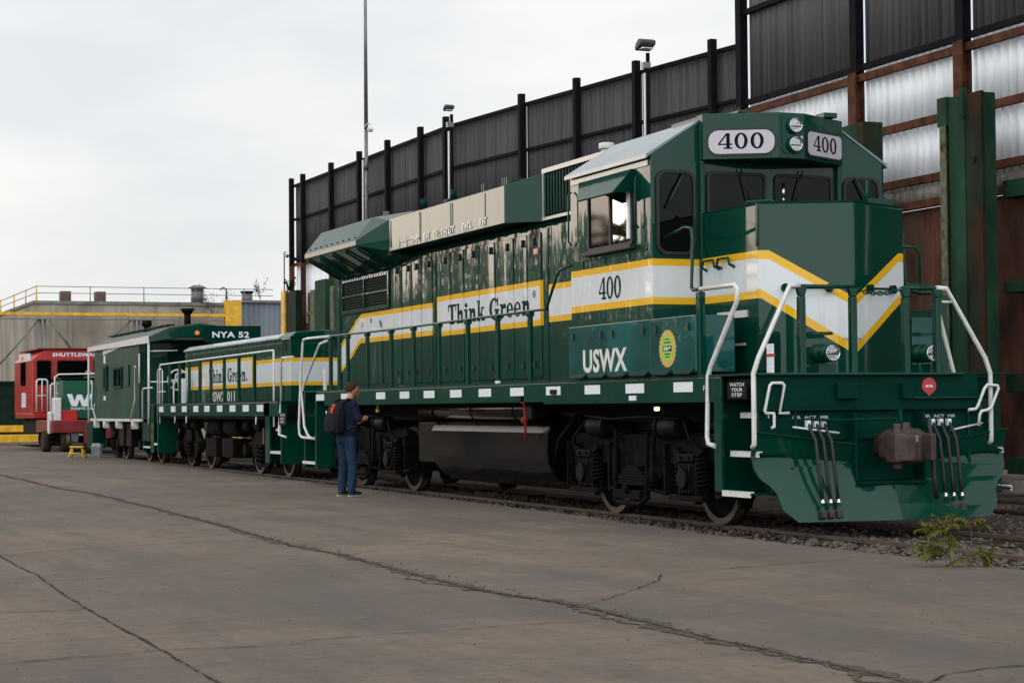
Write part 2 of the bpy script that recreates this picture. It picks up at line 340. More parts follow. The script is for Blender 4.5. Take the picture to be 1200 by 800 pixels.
# ================================================================== SETTING
def ground_material():
    M = bpy.data.materials.new('old_concrete_yard'); M.use_nodes = True; nt = M.node_tree; b = nt.nodes['Principled BSDF']
    g, x, y, z = pos_nodes(nt)
    def nz(scale, st, det=6, rough=.6):
        mp = mk(nt, 'ShaderNodeMapping'); mp.inputs['Scale'].default_value = st; nt.links.new(g.outputs['Position'], mp.inputs[0])
        n = mk(nt, 'ShaderNodeTexNoise'); n.inputs['Scale'].default_value = scale; n.inputs['Detail'].default_value = det; n.inputs['Roughness'].default_value = rough
        nt.links.new(mp.outputs[0], n.inputs['Vector']); return E(nt, n.outputs[0])
    big = ((nz(.35, (1, 1, 1))-.44)*8).mx(0).mn(1); c = mixc(nt, big, (.168, .143, .121), (.122, .109, .100))
    st = ((nz(1.1, (.30, 1.6, 1), 5)-.46)*5).mx(0).mn(1); c = mixc(nt, st*.7, c, (.076, .079, .086))
    br = ((nz(.55, (.5, 1.1, 1), 6)-.50)*5).mx(0).mn(1); c = mixc(nt, br*.7, c, (.168, .136, .112))
    sp = ((nz(3.2, (1, .7, 1), 9, .75)-.52)*9).mx(0).mn(1); c = mixc(nt, sp*.55, c, (.080, .070, .064))
    sk = ((nz(1.4, (.25, 3.2, 1), 7, .7)-.55)*8).mx(0).mn(1); c = mixc(nt, sk*.5, c, (.076, .069, .065))
    lt = ((nz(4, (1, .6, 1), 9, .8)-.56)*9).mx(0).mn(1); c = mixc(nt, lt*.45, c, (.22, .20, .18))
    # oil and wear spots, finer grain
    oil = ((nz(1.7, (1, .8, 1), 3)-.68)*14).mx(0).mn(1); c = mixc(nt, oil*.6, c, (.045, .041, .040))
    fine = nz(60, (1, 1, 1), 4, .8); c = mixc(nt, (fine-.35)*1.2, c, mixc(nt, .5, c, (.23, .21, .19)))
    mid = nz(9, (.8, 1.2, 1), 8, .8); c = mixc(nt, ((mid-.50)*7).mx(0).mn(1)*.55, c, (.088, .077, .069)); c = mixc(nt, ((mid*(-1)+.42)*8).mx(0).mn(1)*.5, c, (.22, .195, .175))
    slab = (x/3.9).op('FLOOR')*.37+((y+5.85)/2.93).op('FLOOR')*.61; tone = slab.op('FRACT').op('MULTIPLY', 1.0); c = mixc(nt, tone*.5, c, (.096, .094, .094))
    c = mixc(nt, 1.0, c, (1.0, .905, .815), 'MULTIPLY'); c = mixc(nt, 1.0, c, (1.06, 1.06, 1.06), 'MULTIPLY')
    nt.links.new(c, b.inputs['Base Color']); b.inputs['Roughness'].default_value = .85; b.inputs['Specular IOR Level'].default_value = .10
    bn = mk(nt, 'ShaderNodeBump'); bn.inputs['Distance'].default_value = .012; bn.inputs['Strength'].default_value = .8
    h = nz(40, (1, 1, 1), 5, .7)+nz(2.0, (1, 1, 1), 6)*1.5; nt.links.new(h.s, bn.inputs['Height']); nt.links.new(bn.outputs[0], b.inputs['Normal'])
    return M
M_YARD = ground_material()
def st(o, kind='structure'): o['kind'] = kind; return o
st(MB().add([(-1500, -1500, -.30), (1500, -1500, -.30), (1500, 1500, -.30), (-1500, 1500, -.30)], [(0, 1, 2, 3)]).build('ground', mat('far_ground', (.06, .055, .045), .95, noise=(.2, .4))))
# ballast bed between the yard slab and the wall, gently uneven
def bed():
    mb = MB(); xs = [-62+i*.5 for i in range(160)]; ys = [-2.2+i*.3 for i in range(46)]; v = []
    for x in xs:
        for y in ys:
            v.append((x, y, -.075+random.uniform(-.012, .012)+(.02 if abs(abs(y)-.72) > .3 else -.02)))
    n = len(ys); f = [(i*n+j, (i+1)*n+j, (i+1)*n+j+1, i*n+j+1) for i in range(len(xs)-1) for j in range(n-1)]
    return mb.add(v, f, True)
st(bed().build('track_bed', M_DIRT))
# yard slab with its ragged edge along the track
EDGE = [(60, -1.62), (12, -1.60), (6.4, -1.56), (4.1, -1.66), (1.7, -1.72), (-3.6, -1.42), (-13, -1.28), (-28, -1.06), (-51, -.50), (-60, -.40)]
def yard():
    pts = []
    for (xa, ya), (xb, yb) in zip(EDGE, EDGE[1:]):
        n = max(1, int(abs(xb-xa)/.22))
        for k in range(n):
            t = k/n; pts.append((xa+(xb-xa)*t, ya+(yb-ya)*t+random.uniform(-.035, .035)*(1 if xa < 30 else 0)))
    pts.append(EDGE[-1]); mb = MB(); n = len(pts)
    v = [(x, y, 0) for x, y in pts]+[(x, y-.02, -.2) for x, y in pts]+[(x, -90, 0) for x, y in pts]
    f = [(i, i+1, n+i+1, n+i) for i in range(n-1)]+[(2*n+i, 2*n+i+1, i+1, i) for i in range(n-1)]
    mb.add(v, f)
    return mb.add([(-60, -90, 0), (-60, 30, 0), (-300, 30, 0), (-300, -90, 0)], [(0, 1, 2, 3)])
st(yard().build('yard_pavement', M_YARD))
# joints and cracks of the slab: shallow dark ragged strips with crumbs
M_CRK = mat('joint_dirt', (.030, .026, .024), .95, noise=(20, .4))
M_CRB = mat('crumbled_joint', (.085, .068, .055), .95, noise=(25, .45), bump=(50, .01))
def crack(name, pts, w, m, z, jit=.02, step=.06):
    P = []
    for (xa, ya), (xb, yb) in zip(pts, pts[1:]):
        d = math.hypot(xb-xa, yb-ya); n = max(1, int(d/step))
        for k in range(n): P.append((xa+(xb-xa)*k/n, ya+(yb-ya)*k/n))
    P.append(pts[-1]); v = []; a = 0
    for i, (x, y) in enumerate(P):
        q = P[min(i+1, len(P)-1)]; p = P[max(i-1, 0)]; d = Vector((q[0]-p[0], q[1]-p[1])).normalized(); nx, ny = -d.y, d.x
        a = a*.85+random.uniform(-jit, jit); ww = w*random.uniform(.15, 1.5)
        v += [(x+nx*(a+ww/2), y+ny*(a+ww/2), z), (x+nx*(a-ww/2), y+ny*(a-ww/2), z)]
    return st(MB().add(v, [(2*i, 2*i+1, 2*i+3, 2*i+2) for i in range(len(P)-1)]).build(name, m))
JA = [(-60, -5.75), (-22.7, -5.72), (-15.5, -5.76), (-11.5, -5.62), (-5.8, -5.71), (-1.5, -5.85), (1, -5.98), (2.3, -5.9), (4.5, -5.99), (6.1, -6.0), (7, -5.88), (7.7, -5.83), (8.5, -5.83), (9.3, -5.88), (10.7, -5.86), (12.5, -5.88)]
crack('slab_joint', [p for p in JA if p[0] > -24], .12, M_CRB, .003, .025)
crack('slab_joint', JA, .020, M_CRK, .006, .008)
crack('slab_joint', [(p[0], p[1]-.07) for p in JA if p[0] > 4], .05, M_CRB, .0045, .05)
crack('slab_joint', [(-30, -8.75), (1, -8.71), (3.1, -8.7), (5.3, -8.78), (7.3, -8.8), (8.6, -8.8), (9.3, -8.81), (12, -8.82)], .016, M_CRK, .006, .007)
crack('slab_joint', [(8.84, -9.9), (8.72, -9.42), (8.68, -9.1), (8.58, -8.8), (8.63, -8.53), (8.64, -8.0)], .015, M_CRK, .007, .008)
crack('slab_joint', [(.95, -9.6), (.91, -8.73), (.42, -7.84), (.12, -6.96), (0, -6.17), (0, -5.9)], .013, M_CRK, .006, .008)
crack('slab_joint', [(3.88, -8.69), (3.83, -8.29), (3.71, -7.52), (3.44, -6.96), (3.3, -6.4)], .011, M_CRK, .006, .012)
crack('slab_joint', [(11.5, -5.9), (11.2, -5.54), (11.1, -5.17), (11.1, -4.2), (11, -1.7)], .015, M_CRK, .006, .009)
crack('slab_joint', [(7.4, -5.75), (6.67, -5.08), (5.96, -4.53), (5.44, -4.24), (5.29, -3.67), (5.0, -2.56), (4.9, -1.75)], .011, M_CRK, .006, .012)
crack('slab_joint', [(8.5, -8.0), (8.39, -7.37), (8.34, -7.09), (8.26, -6.62), (8.3, -6)], .011, M_CRK, .006, .012)
crack('slab_joint', [(6.1, -9.8), (6.13, -9.35), (6.22, -8.82)], .016, M_CRK, .006, .02)
crack('slab_joint', [(-7, -5.7), (-7.2, -4.2), (-7.1, -2.9), (-7.15, -1.4)], .014, M_CRK, .006, .02)
def rock(mb, x, y, z, r):
    a = random.random()*6.28; q = [(1, 0, 0), (0, 1, 0), (-1, 0, 0), (0, -1, 0)]; v = []
    for ux, uy, _ in q:
        k = r*random.uniform(.6, 1.25); v.append((x+k*(ux*math.cos(a)-uy*math.sin(a)), y+k*(ux*math.sin(a)+uy*math.cos(a)), z+r*random.uniform(-.2, .3)))
    v += [(x+r*random.uniform(-.3, .3), y+r*random.uniform(-.3, .3), z+r*random.uniform(.45, .85)), (x, y, z-r*.6)]
    mb.add(v, [(0, 1, 4), (1, 2, 4), (2, 3, 4), (3, 0, 4), (1, 0, 5), (2, 1, 5), (3, 2, 5), (0, 3, 5)])
mb = MB()
def edge_y(x):
    for (xa, ya), (xb, yb) in zip(EDGE, EDGE[1:]):
        if xb <= x <= xa: return ya+(yb-ya)*(x-xa)/(xb-xa)
    return -1.6
for i in range(9000):
    x = 8-46*random.random()**1.35; e = edge_y(x)
    y = e+random.random()**.8*1.6+.02; r = random.choice((.018, .025, .025, .035, .05))
    rock(mb, x, y, -.06+r*.2, r)
for i in range(2600):
    rock(mb, random.uniform(-3, 7), random.uniform(-.6, 6), -.06, random.choice((.02, .03, .045)))
for i in range(700):      # grit scattered over the slabs
    rock(mb, random.uniform(-6, 13), random.uniform(-10, -1.9), .001, random.choice((.004, .005, .007, .009)))
for i in range(420):      # crumbs strewn on the slab edge and along the open joint
    if i % 2: x = random.uniform(-14, 8); y = edge_y(x)-abs(random.gauss(0, .09))
    else: x = random.uniform(-2, 12); y = -5.88+random.gauss(0, .07)
    rock(mb, x, y, .003, random.choice((.006, .009, .013)))
st(mb.build('ballast', M_STONE), 'stuff')
# rails and sleepers
def track(yc, x0, x1):
    mb = MB(); hd = MB()
    for s in (-1, 1):
        y = yc+s*.7525
        mb.box(x0, x1, y-.07, y+.07, -.155, -.14).box(x0, x1, y-.010, y+.010, -.14, -.035).box(x0, x1, y-.036, y+.036, -.035, -.0045)
        hd.box(x0, x1, y-.030, y+.030, -.0040, 0)
    st(mb.build('rails', M_RAIL)); st(hd.build('rail_heads', M_RHEAD if yc == 0 else M_RAIL))
    mb = MB(); x = x0
    while x < min(x1, 12): mb.box(x, x+.23, yc-1.28+random.uniform(-.05, .05), yc+1.28, -.2, -.045-random.uniform(0, .02)); x += .56
    st(mb.build('sleepers', M_WOOD))
track(0, -56, 30); track(4.35, -40, 30)

# ------------------------------------------------------------------ walls
def corr(mb, a, b, z0, z1, per=.2, amp=.022, seg=6, jit=0):
    """corrugated sheet from a=(x,y) to b, with thickness"""
    L = math.hypot(b[0]-a[0], b[1]-a[1]); d = Vector(((b[0]-a[0])/L, (b[1]-a[1])/L)); n = Vector((-d.y, d.x)); N = int(L/per*seg); v = []
    for i in range(N+1):
        t = L*i/N; o = amp*math.sin(2*math.pi*t/per)+(jit*math.sin(t*1.7+z0) if jit else 0); p = Vector(a)+d*t+n*o; v += [(p.x, p.y, z0), (p.x, p.y, z1)]
    k = len(v); v += [(x+n.x*.006, y+n.y*.006, z) for x, y, z in v]; f = []
    for i in range(N):
        f += [(2*i, 2*i+2, 2*i+3, 2*i+1), (k+2*i, k+2*i+1, k+2*i+3, k+2*i+2), (2*i, k+2*i, k+2*i+2, 2*i+2), (2*i+1, 2*i+3, k+2*i+3, k+2*i+1)]
    return mb.add(v, f, True)
FW = [(-41.6, 5.95), (-27.45, 6.10), (-23.5, 6.56), (-18.57, 7.22), (-14.9, 7.76)]
def fwy(x):
    for (xa, ya), (xb, yb) in zip(FW, FW[1:]):
        if xa <= x <= xb: return ya+(yb-ya)*(x-xa)/(xb-xa)
    return FW[-1][1]
w = thing('screen_wall', (-28, 6.1, 0), 'long dark corrugated screen wall on posts behind the hood of the big locomotive', 'wall')
for (a, b) in zip(FW, FW[1:]):
    mb = MB(); L = math.hypot(b[0]-a[0], b[1]-a[1]); corr(mb, a, b, 5.98, 8.46); mb.build('dark_sheeting', M_DSHEET, w)
    mb = MB(); corr(mb, (a[0], a[1]+.02), (b[0], b[1]+.02), 4.0, 6.0); mb.build('pale_sheeting', M_GALV, w)
    mb = MB(); dx, dy = (b[0]-a[0])/L, (b[1]-a[1])/L
    def girt(mb, z, h, o):
        mb.loft([[(p[0]-dy*k, p[1]+dx*k, zz) for k, zz in ((-o, z-h/2), (-o+.07, z-h/2), (-o+.07, z+h/2), (-o, z+h/2))] for p in (a, b)])
    girt(mb, 8.45, .08, .11); girt(mb, 7.37, .07, .11); girt(mb, 6.1, .10, .11); mb.build('girt', M_DSTL, w)
    mb = MB(); girt(mb, 5.92, .10, .11); mb.build('rusty_girt', M_RUST, w)
mb = MB()
for (a, b) in zip(FW, FW[1:]):
    mb.prism([(a[0], a[1]-.02), (b[0], b[1]-.02), (b[0], b[1]+.1), (a[0], a[1]+.1)], 'Z', 0, 4.0)
mb.build('lower_plating', M_RUSTP, w)
for x in (-41.59, -40.3, -37.3, -34.56, -32.05, -29.36, -27.45, -23.48, -21, -18.57, -15.84):
    y = fwy(x)-.16
    B(x-.075, x+.075, y-.06, y+.08, 5.9, 8.70).build('upper_post', M_DSTL, w); B(x-.075, x+.075, y-.06, y+.08, 0, 5.9).build('lower_post', M_RUST, w)

WY = 7.0
w = thing('tall_shed_wall', (-6, WY, 0), 'tall corrugated wall behind the cab, dark sheets above pale galvanised ones', 'wall')
for a, b in ((-13.42, -9.6), (-9.36, -6.5), (-6.26, -3.2), (-2.96, 0.4), (.6, 8)):
    mb = MB(); corr(mb, (a, WY), (b, WY), 7.05, 10.4); mb.build('dark_sheeting', mat('grey_brown_sheet', (.105, .098, .100), .75, spec=.15, noise=(3.5, .30, (2.5, 2.5, .06)), dirt=((.135, .125, .125), 1.6, .55, (4, 4, .05))), w)
    for z0, z1 in ((5.86, 7.02), (4.90, 5.85)):
        mb = MB(); corr(mb, (a, WY), (b, WY+random.uniform(-.02, .02)), z0, z1, amp=.036, jit=.012); mb.build('galvanised_sheeting', M_GALV, w)
    mb = MB(); corr(mb, (a, WY), (b, WY), 4.60, 4.89); mb.build('beige_sheeting', M_BEIGE, w)
    B(a-.15, b+.15, WY-.12, WY-.04, 6.98, 7.08).build('black_girt', M_DSTL, w); B(a-.15, b+.15, WY-.12, WY-.04, 8.70, 8.80).build('black_girt', M_DSTL, w)
    for z in (6.83, 5.83, 4.90): B(a-.1, b+.1, WY-.14, WY-.05, z-.045, z+.045).box(a-.1, b+.1, WY-.14, WY-.13, z+.045, z+.08).build('rusty_girt', M_RUST, w)
for x in (-13.56, -9.48, -6.38, -3.08, .5):
    B(x-.10, x+.10, WY-.18, WY-.02, 6.95, 10.5).build('upper_post', M_DSTL, w)
    mb = B(x-.12, x+.12, WY-.22, WY-.19, 0, 6.95).box(x-.02, x+.02, WY-.19, WY-.06, 0, 6.95).box(x-.12, x+.12, WY-.06, WY-.03, 0, 6.95); mb.build('lower_post', M_RUST, w)
B(-13.6, 8, WY-.16, WY-.02, 4.46, 4.58).build('rusty_channel', M_RUST, w)
mb = MB()
for i in range(11):
    x = -13.5+i*1.55; B(x, x+1.52, WY-.05, WY-.02, .3, 4.45).build('steel_plate', M_RUSTP if i < 6 or i % 3 == 0 else M_GPAN, w, .004)
# framed panel bay right of the big column
for z0, z1 in ((4.34, 4.60), (2.93, 3.10), (1.46, 1.74), (.26, .50)):
    B(-5.0, 6, WY-.42, WY-.12, z0, z1).build('green_beam', M_GPOST, w, .008)
for x in (-4.9, -3.9, -2.9, -1.9): B(x, x+.97, WY-.12, WY-.06, 3.12, 4.32).build('bay_panel', M_GPAN, w, .01); B(x, x+.97, WY-.12, WY-.06, 1.76, 2.91).build('bay_panel', M_RUSTP, w, .01); B(x, x+.97, WY-.12, WY-.06, .52, 1.44).build('bay_panel', M_RUSTP, w, .01)
B(-9.2, -6.0, WY-.35, WY-.12, 2.55, 2.80).build('green_beam', M_GPOST, w, .008)
mb = MB(); corr(mb, (-9.0, WY-.15), (-6.1, WY-.15), 1.7, 2.5, per=.16); mb.build('grey_sheeting', M_BEIGE, w)
B(-5.0, 6, WY-.50, WY-.05, 0, .16).build('concrete_kerb', M_CONC, w)

def green_column(x0, x1, y, top, label, rust=False, cap=True, grp='old green steel columns along the wall'):
    c = thing('steel_column', ((x0+x1)/2, y, 0), label, 'steel column', grp)
    B(x0, x0+.10, y-.25, y+.25, 0, top-.4).build('weathered_flange', M_GEDGE, c, .006)
    B(x0+.103, x1-.2, y-.10, y+.10, 0, top).build('web', M_GPOST, c, .006)
    B(x1-.197, x1, y-.12, y+.25, 0, top).build('flange', MAT['rust_on_green'] if rust else M_GPOST, c, .006)
    if cap: B(x0-.12, x0+.10, y-.28, y+.25, top-.42, top).build('bracket', M_GPOST, c, .01)
    return c
c = thing('steel_column', (-5.4, 6.2, 0), 'big green steel column standing right of the cab against the pale wall', 'steel column', 'old green steel columns along the wall')
B(-5.78, -5.74, 6.02, 6.34, 0, 5.48).build('weathered_flange', M_GEDGE, c, .004)
B(-5.737, -5.60, 6.0, 6.02, 0, 5.48).build('weathered_edge', M_GEDGE, c, .002)
B(-5.597, -5.20, 6.06, 6.12, 0, 5.9).build('web', M_GPOST, c, .006)
B(-5.197, -4.80, 6.08, 6.14, 0, 5.9).build('rusty_web', mat('rust_on_green', (.018, .026, .015), .85, spec=.1, noise=(2, .4, (1, 1, .4)), dirt=((.045, .020, .012), 1.8, .5, (1, 1, .4))), c, .006)
B(-5.737, -4.80, 6.142, 6.34, 0, 5.88).build('core', M_GPOST, c, .006)
B(-5.84, -5.60, 6.022, 6.34, 5.482, 5.92).build('bracket', M_GPOST, c, .01)
MB().cyl((-4.98, 6.07, 4.9), 'Y', .05, .03).build('bolt_hole', M_BLK, c); B(-5.24, -5.19, 6.03, 6.12, 5.55, 6.0).build('lifting_lug', M_GPOST, c)
c = green_column(-8.72, -7.85, 6.1, 5.86, 'rust streaked green column top showing just above the cab roof', True, False)
def slim_column(xb, x0, x1, top, label):
    c = thing('steel_column', ((x0+x1)/2, 5.1, 0), label, 'steel column', 'old green steel columns along the wall')
    B(xb, x0-.004, 5.03, 5.28, 0, top-.25).build('weathered_flange', M_GEDGE, c, .01); B(x0, x1, 5.05, 5.30, 0, top).build('web', M_GPOST, c, .01)
    return c
slim_column(-36.8, -36.37, -35.3, 5.07, 'green column far down the wall, left of the radiator overhang')
slim_column(-34.77, -34.37, -33.7, 5.06, 'green column far down the wall, just touching the radiator overhang')
c = thing('rusty_bulkhead', (-36, 5.5, 0), 'dark red rusty plates between the two far green columns', 'bulkhead')
for x in (-38.4, -36.6, -34.8): B(x, x+1.75, 5.42, 5.48, 0, 4.85).build('plate', M_RUSTP, c, .006)
for z in (3.2, 4.2): B(-38.4, -33.0, 5.34, 5.415, z-.05, z+.05).build('rail', M_GEDGE, c, .006)
c = thing('gate_post', (-39.3, 5.1, 0), 'dark post with a yellow edge at the far end of the wall', 'post')
B(-39.57, -38.45, 5.05, 5.25, 0, 4.93).build('post_body', M_DKGR, c, .01); B(-39.98, -39.575, 5.0, 5.08, 0, 4.98).build('yellow_edge', M_YEL, c)

def lamp(x, z_head, size, label):
    y = fwy(x)-.34; o = thing('floodlight_pole', (x, y, 0), label, 'lamp', 'floodlights on poles over the wall')
    MB().tube([(x, y, 5.2), (x, y, z_head-.55)], .026, 8).build('conduit', M_WHT, o)
    MB().tube([(x, y+.08, 5.2), (x, y+.08, z_head-.12)], .045, 8).build('pole', M_DSTL, o)
    B(x-.06, x+.06, y-.05, y+.12, z_head-.45, z_head-.32).build('junction_box', M_LAMPG, o)
    s = size; mb = MB(); c = Vector((x+.16, y-.05, z_head))
    mb.loft([[(c.x+u*s*k, c.y+t, c.z+v*s) for u, v in ((-.9, -.55), (.9, .05), (1, .55), (.1, .80), (-.8, .35), (-1.0, -.2))] for t, k in ((-s, .9), (s, .9))])
    mb.build('lamp_housing', mat('lamp_casing', (.05, .05, .048), .6), o, .03)
    MB().box(c.x-.75*s, c.x+.75*s, c.y-.7*s, c.y+.7*s, c.z-.42*s, c.z-.30*s).build('lamp_glass', M_LENS, o)
lamp(-26.9, 8.80, .125, 'smaller floodlight on a pole above the middle of the dark wall')
lamp(-17.95, 8.88, .18, 'larger floodlight on a pole above the dark wall, nearest the cab roof')
o = thing('camera_mast', (-33.5, 5.7, 0), 'tall thin mast with a small white camera rising above the wall', 'mast')
MB().tube([(-33.5, 5.75, 4.5), (-33.5, 5.75, 9.2)], .055, 8).tube([(-33.5, 5.75, 9.2), (-33.5, 5.75, 14.8)], .06, 8, .04).build('pole', M_LAMPG, o)
MB().tube([(-33.36, 5.6, 4.5), (-33.36, 5.6, 8.3)], .022, 6).build('conduit', M_WHT, o)
MB().cyl((-33.5, 5.72, 8.15), 'Z', .09, .2).build('junction_box', M_LAMPG, o)
MB().tube([(-33.45, 5.7, 9.25), (-33.1, 5.7, 9.32), (-32.95, 5.7, 9.25)], .025, 6).build('arm', M_WHT, o); MB().sphere((-32.95, 5.7, 9.12), .09).build('dome_camera', M_WHT, o)
tag(MB().tube([(-40.3, 5.2, 3), (-40.3, 5.2, 6.2), (-40.1, 5.2, 6.22)], .02, 6).sphere((-39.95, 5.2, 6.08), .06).build('thin_antenna', M_LAMPG), 'thin upright whip pole at the far end of the dark wall', 'antenna')

# ------------------------------------------------------------------ far building, gantry, fence
b_ = thing('concrete_building', (-75, 8, 0), 'long pale concrete building with a railed flat roof behind the train', 'building')
BX = -70.6
B(-115, BX, 1.86, 10.98, 0, 6.15).build('wall', M_CONC, b_)
B(-115.1, BX+.08, 1.80, 11.0, 6.152, 6.30).build('roof_coping', mat('coping', (.16, .165, .15), .8, noise=(2, .3)), b_)
for y in (2.6, 3.35, 5.55, 6.1, 8.5): B(BX, BX+.12, y, y+.16, 0, 6.0).build('pilaster', M_CONC, b_)
mb = MB(); Y0, Y1 = 1.95, 12.9
for z in (6.65, 6.95): mb.tube([(BX, Y0, z), (BX, Y1, z)], .018, 6).tube([(BX, Y0, z), (-114, Y0, z)], .018, 6)
for y in (1.95, 4.35, 6.8, 9.2, 11.5): mb.tube([(BX, y, 6.2), (BX, y, 6.98)], .022, 6)
mb.build('roof_railing', M_LAMPG, b_)
for x in (BX, -74, -78, -83, -88, -94): MB().tube([(x, 1.95, 6.2), (x, 1.95, 7.0)], .03, 6).build('railing_post', M_YEL, b_)
for y in (3.55, 5.15): B(-73, -72.3, y-.22, y+.22, 6.3, 6.85).build('roof_box', mat('brown_box', (.11, .075, .06), .7), b_)
v_ = MB().cyl((-72, 9.6, 6.65), 'Z', .30, .75).build('roof_vent', M_LAMPG, b_); MB().cyl((-72, 9.6, 7.12), 'Z', .48, .14, r1=.2).build('vent_cap', M_LAMPG, v_)
v_ = MB().cyl((-72, 12.0, 6.6), 'Z', .26, .5).build('roof_vent', M_LAMPG, b_); MB().cyl((-72, 12.0, 6.9), 'Z', .32, .08).build('vent_cap', M_BLK, v_)
MB().tube([(-72, 11.0, 6.3), (-72, 11.0, 7.0), (-72, 10.85, 7.1), (-72, 10.7, 7.0)], .05, 6).build('bent_pipe', M_LAMPG, b_)
g_ = thing('yellow_gantry', (-69, 5, 0), 'yellow steel beam on a broad yellow leg in front of the concrete building', 'gantry')
B(-69.6, -69.3, -8, 11.05, 5.58, 5.72).build('beam', M_YEL, g_); B(-69.6, -69.3, -8, 11.05, 5.40, 5.44).build('cable_tray', M_LAMPG, g_)
B(-69.62, -69.28, 10.3, 11.06, 0, 6.35).build('leg', M_YEL, g_)
for a, c in (((1.9, 5.40), (.0, 3.2)), ((2.35, 5.35), (3.3, 4.1)), ((6.0, 5.4), (5.1, 4.6)), ((6.5, 5.4), (7.3, 4.5))): MB().tube([(-69.4, a[0], a[1]), (-69.4, c[0], c[1])], .05, 6).build('pale_brace', M_LAMPG, g_)
for y in (1.95, 2.15, 6.15, 6.35): MB().tube([(-69.45, y, 0), (-69.45, y, 5.4)], .05, 6).build('pale_upright', M_LAMPG, g_)
sh = thing('corrugated_shed', (-70.2, 12.2, 0), 'blue grey corrugated shed between the yellow gantry leg and the dark wall', 'shed')
mb = MB(); corr(mb, (-70.2, 11.06), (-70.2, 13.6), 0, 6.33, per=.25, amp=.03); mb.build('sheet_wall', M_SHED, sh)
B(-76, -70.22, 11.06, 13.6, 6.34, 6.42).box(-70.3, -70.1, 11.06, 13.6, 6.30, 6.335).build('roof', M_LAMPG, sh)
f_ = thing('dark_fence', (-62, -2, 0), 'dark green board fence at the far left edge of the yard', 'fence')
for i in range(9): B(-62.1, -62, -9.0+i*1.25, -7.76+i*1.25, .1, 2.52).build('board_panel', M_DKGR, f_, .01)
B(-61.98, -61.9, -9, 2.2, 2.45, 2.55).build('top_rail', M_DKGR, f_)
f_ = thing('yellow_barrier', (-59, -3, 0), 'low yellow steel barrier of two heavy rails in front of the dark green fence', 'barrier')
B(-59.3, -59.0, -9, .35, .52, .78).build('upper_rail', M_YEL, f_, .02); B(-59.2, -58.8, -9, .55, .12, .42).build('lower_rail', M_YEL, f_, .02)
for y in (-7.5, -4.5, -1.6): B(-59.25, -59.05, y, y+.2, 0, .6).build('upright', M_YEL, f_)

# ------------------------------------------------------------------ plants
def leafmat(name, a, b):
    M = bpy.data.materials.new(name); M.use_nodes = True; nt = M.node_tree; p = nt.nodes['Principled BSDF']
    oi = mk(nt, 'ShaderNodeNewGeometry'); c = mixc(nt, E(nt, oi.outputs['Random Per Island']), a, b); nt.links.new(c, p.inputs['Base Color'])
    p.inputs['Roughness'].default_value = .8; p.inputs['Specular IOR Level'].default_value = .05; p.inputs['Subsurface Weight'].default_value = 0
    return M
M_WEED = leafmat('weed_leaf', (.075, .090, .014), (.15, .15, .028)); M_LEAF = leafmat('tree_leaf', (.008, .016, .006), (.022, .036, .012))
M_STEM = mat('stem', (.13, .085, .06), .7)
def leaf(mb, p, d, L, wd, droop=0):
    d = Vector(d).normalized(); s = d.cross(Vector((0, 0, 1)));
    s = s.normalized() if s.length > .01 else Vector((1, 0, 0)); s = (s+Vector((0, 0, random.uniform(-.5, .5)))).normalized(); p = Vector(p)
    m1 = p+d*L*.45; e = p+d*L+Vector((0, 0, -droop))
    mb.add([p, m1+s*wd/2, e, m1-s*wd/2], [(0, 1, 2, 3)])
def weed():
    o = thing('young_shrub', (6.0, -1.75, -.06), 'thin yellow green sapling growing from the gravel in front of the plow', 'plant')
    st_, lf = MB(), MB(); base = Vector((6.0, -1.75, -.08))
    def frond(a, b, n=11, L=.075):
        a, b = Vector(a), Vector(b); mid = (a+b)/2+Vector((0, 0, .03)); st_.tube([a, mid, b], .0035, 5, .0015)
        d = (b-a).normalized(); s = d.cross(Vector((0, 0, 1))).normalized()
        for i in range(n):
            t = (i+1)/n; p = a*(1-t)**2+mid*2*t*(1-t)+b*t*t
            for sg in (-1, 1): leaf(lf, p, d*.5+s*sg+Vector((0, 0, random.uniform(-.45, .1))), L*random.uniform(.7, 1.1), .020, .02)
    R_, U = Vector((.42, .91, 0))*.78, Vector((0, 0, .85))
    main = [base, base+R_*(-.03)+U*.18, base+R_*(-.16)+U*.34, base+R_*(-.27)+U*.46]; st_.tube(main, .010, 6, .004)
    st_.tube([base, base+R_*.0+U*.25, base+R_*(-.01)+U*.52], .007, 6, .003)
    st_.tube([base+U*.06, base+R_*(-.12)+U*.20, base+R_*(-.30)+U*.27], .005, 5, .003); st_.tube([base, base+R_*.07+U*.14, base+R_*.13+U*.22], .005, 5, .003)
    for root, dirs in ((main[2], ((-.30, .10), (-.33, -.03), (-.20, .16), (-.1, -.12))), (main[3], ((-.24, .05), (-.20, -.07), (-.12, .12), (.06, .12), (-.28, -.02), (.12, .03))),
                       (base+R_*(-.30)+U*.27, ((-.22, .05), (-.22, -.06), (-.10, -.10), (-.30, .01))), (base+R_*(-.01)+U*.50, ((-.14, .05), (.12, .04), (.17, -.03), (-.2, 0))),
                       (base+R_*.13+U*.2, ((.10, .06), (.09, -.06), (-.05, .08), (.02, -.1))), (main[1], ((-.2, -.06), (.15, .05)))):
        root = Vector(root)
        for a, b in dirs: frond(root, root+R_*a*1.0+U*b+Vector((.91, -.42, 0))*random.uniform(-.09, .09))
    st_.build('stems', M_STEM, o); lf.build('leaves', M_WEED, o)
weed()
def small_weed(x, y, n, h, label):
    o = thing('weed_tuft', (x, y, -.05), label, 'weed'); mb = MB()
    for i in range(n):
        a = random.random()*6.28; leaf(mb, (x+random.uniform(-.05, .05), y+random.uniform(-.05, .05), -.05), (math.cos(a), math.sin(a), random.uniform(1, 3)), h*random.uniform(.5, 1), .012)
    mb.build('leaves', M_WEED, o)
small_weed(5.25, -1.72, 16, .16, 'tiny weed tuft in the gravel left of the sapling under the plow')
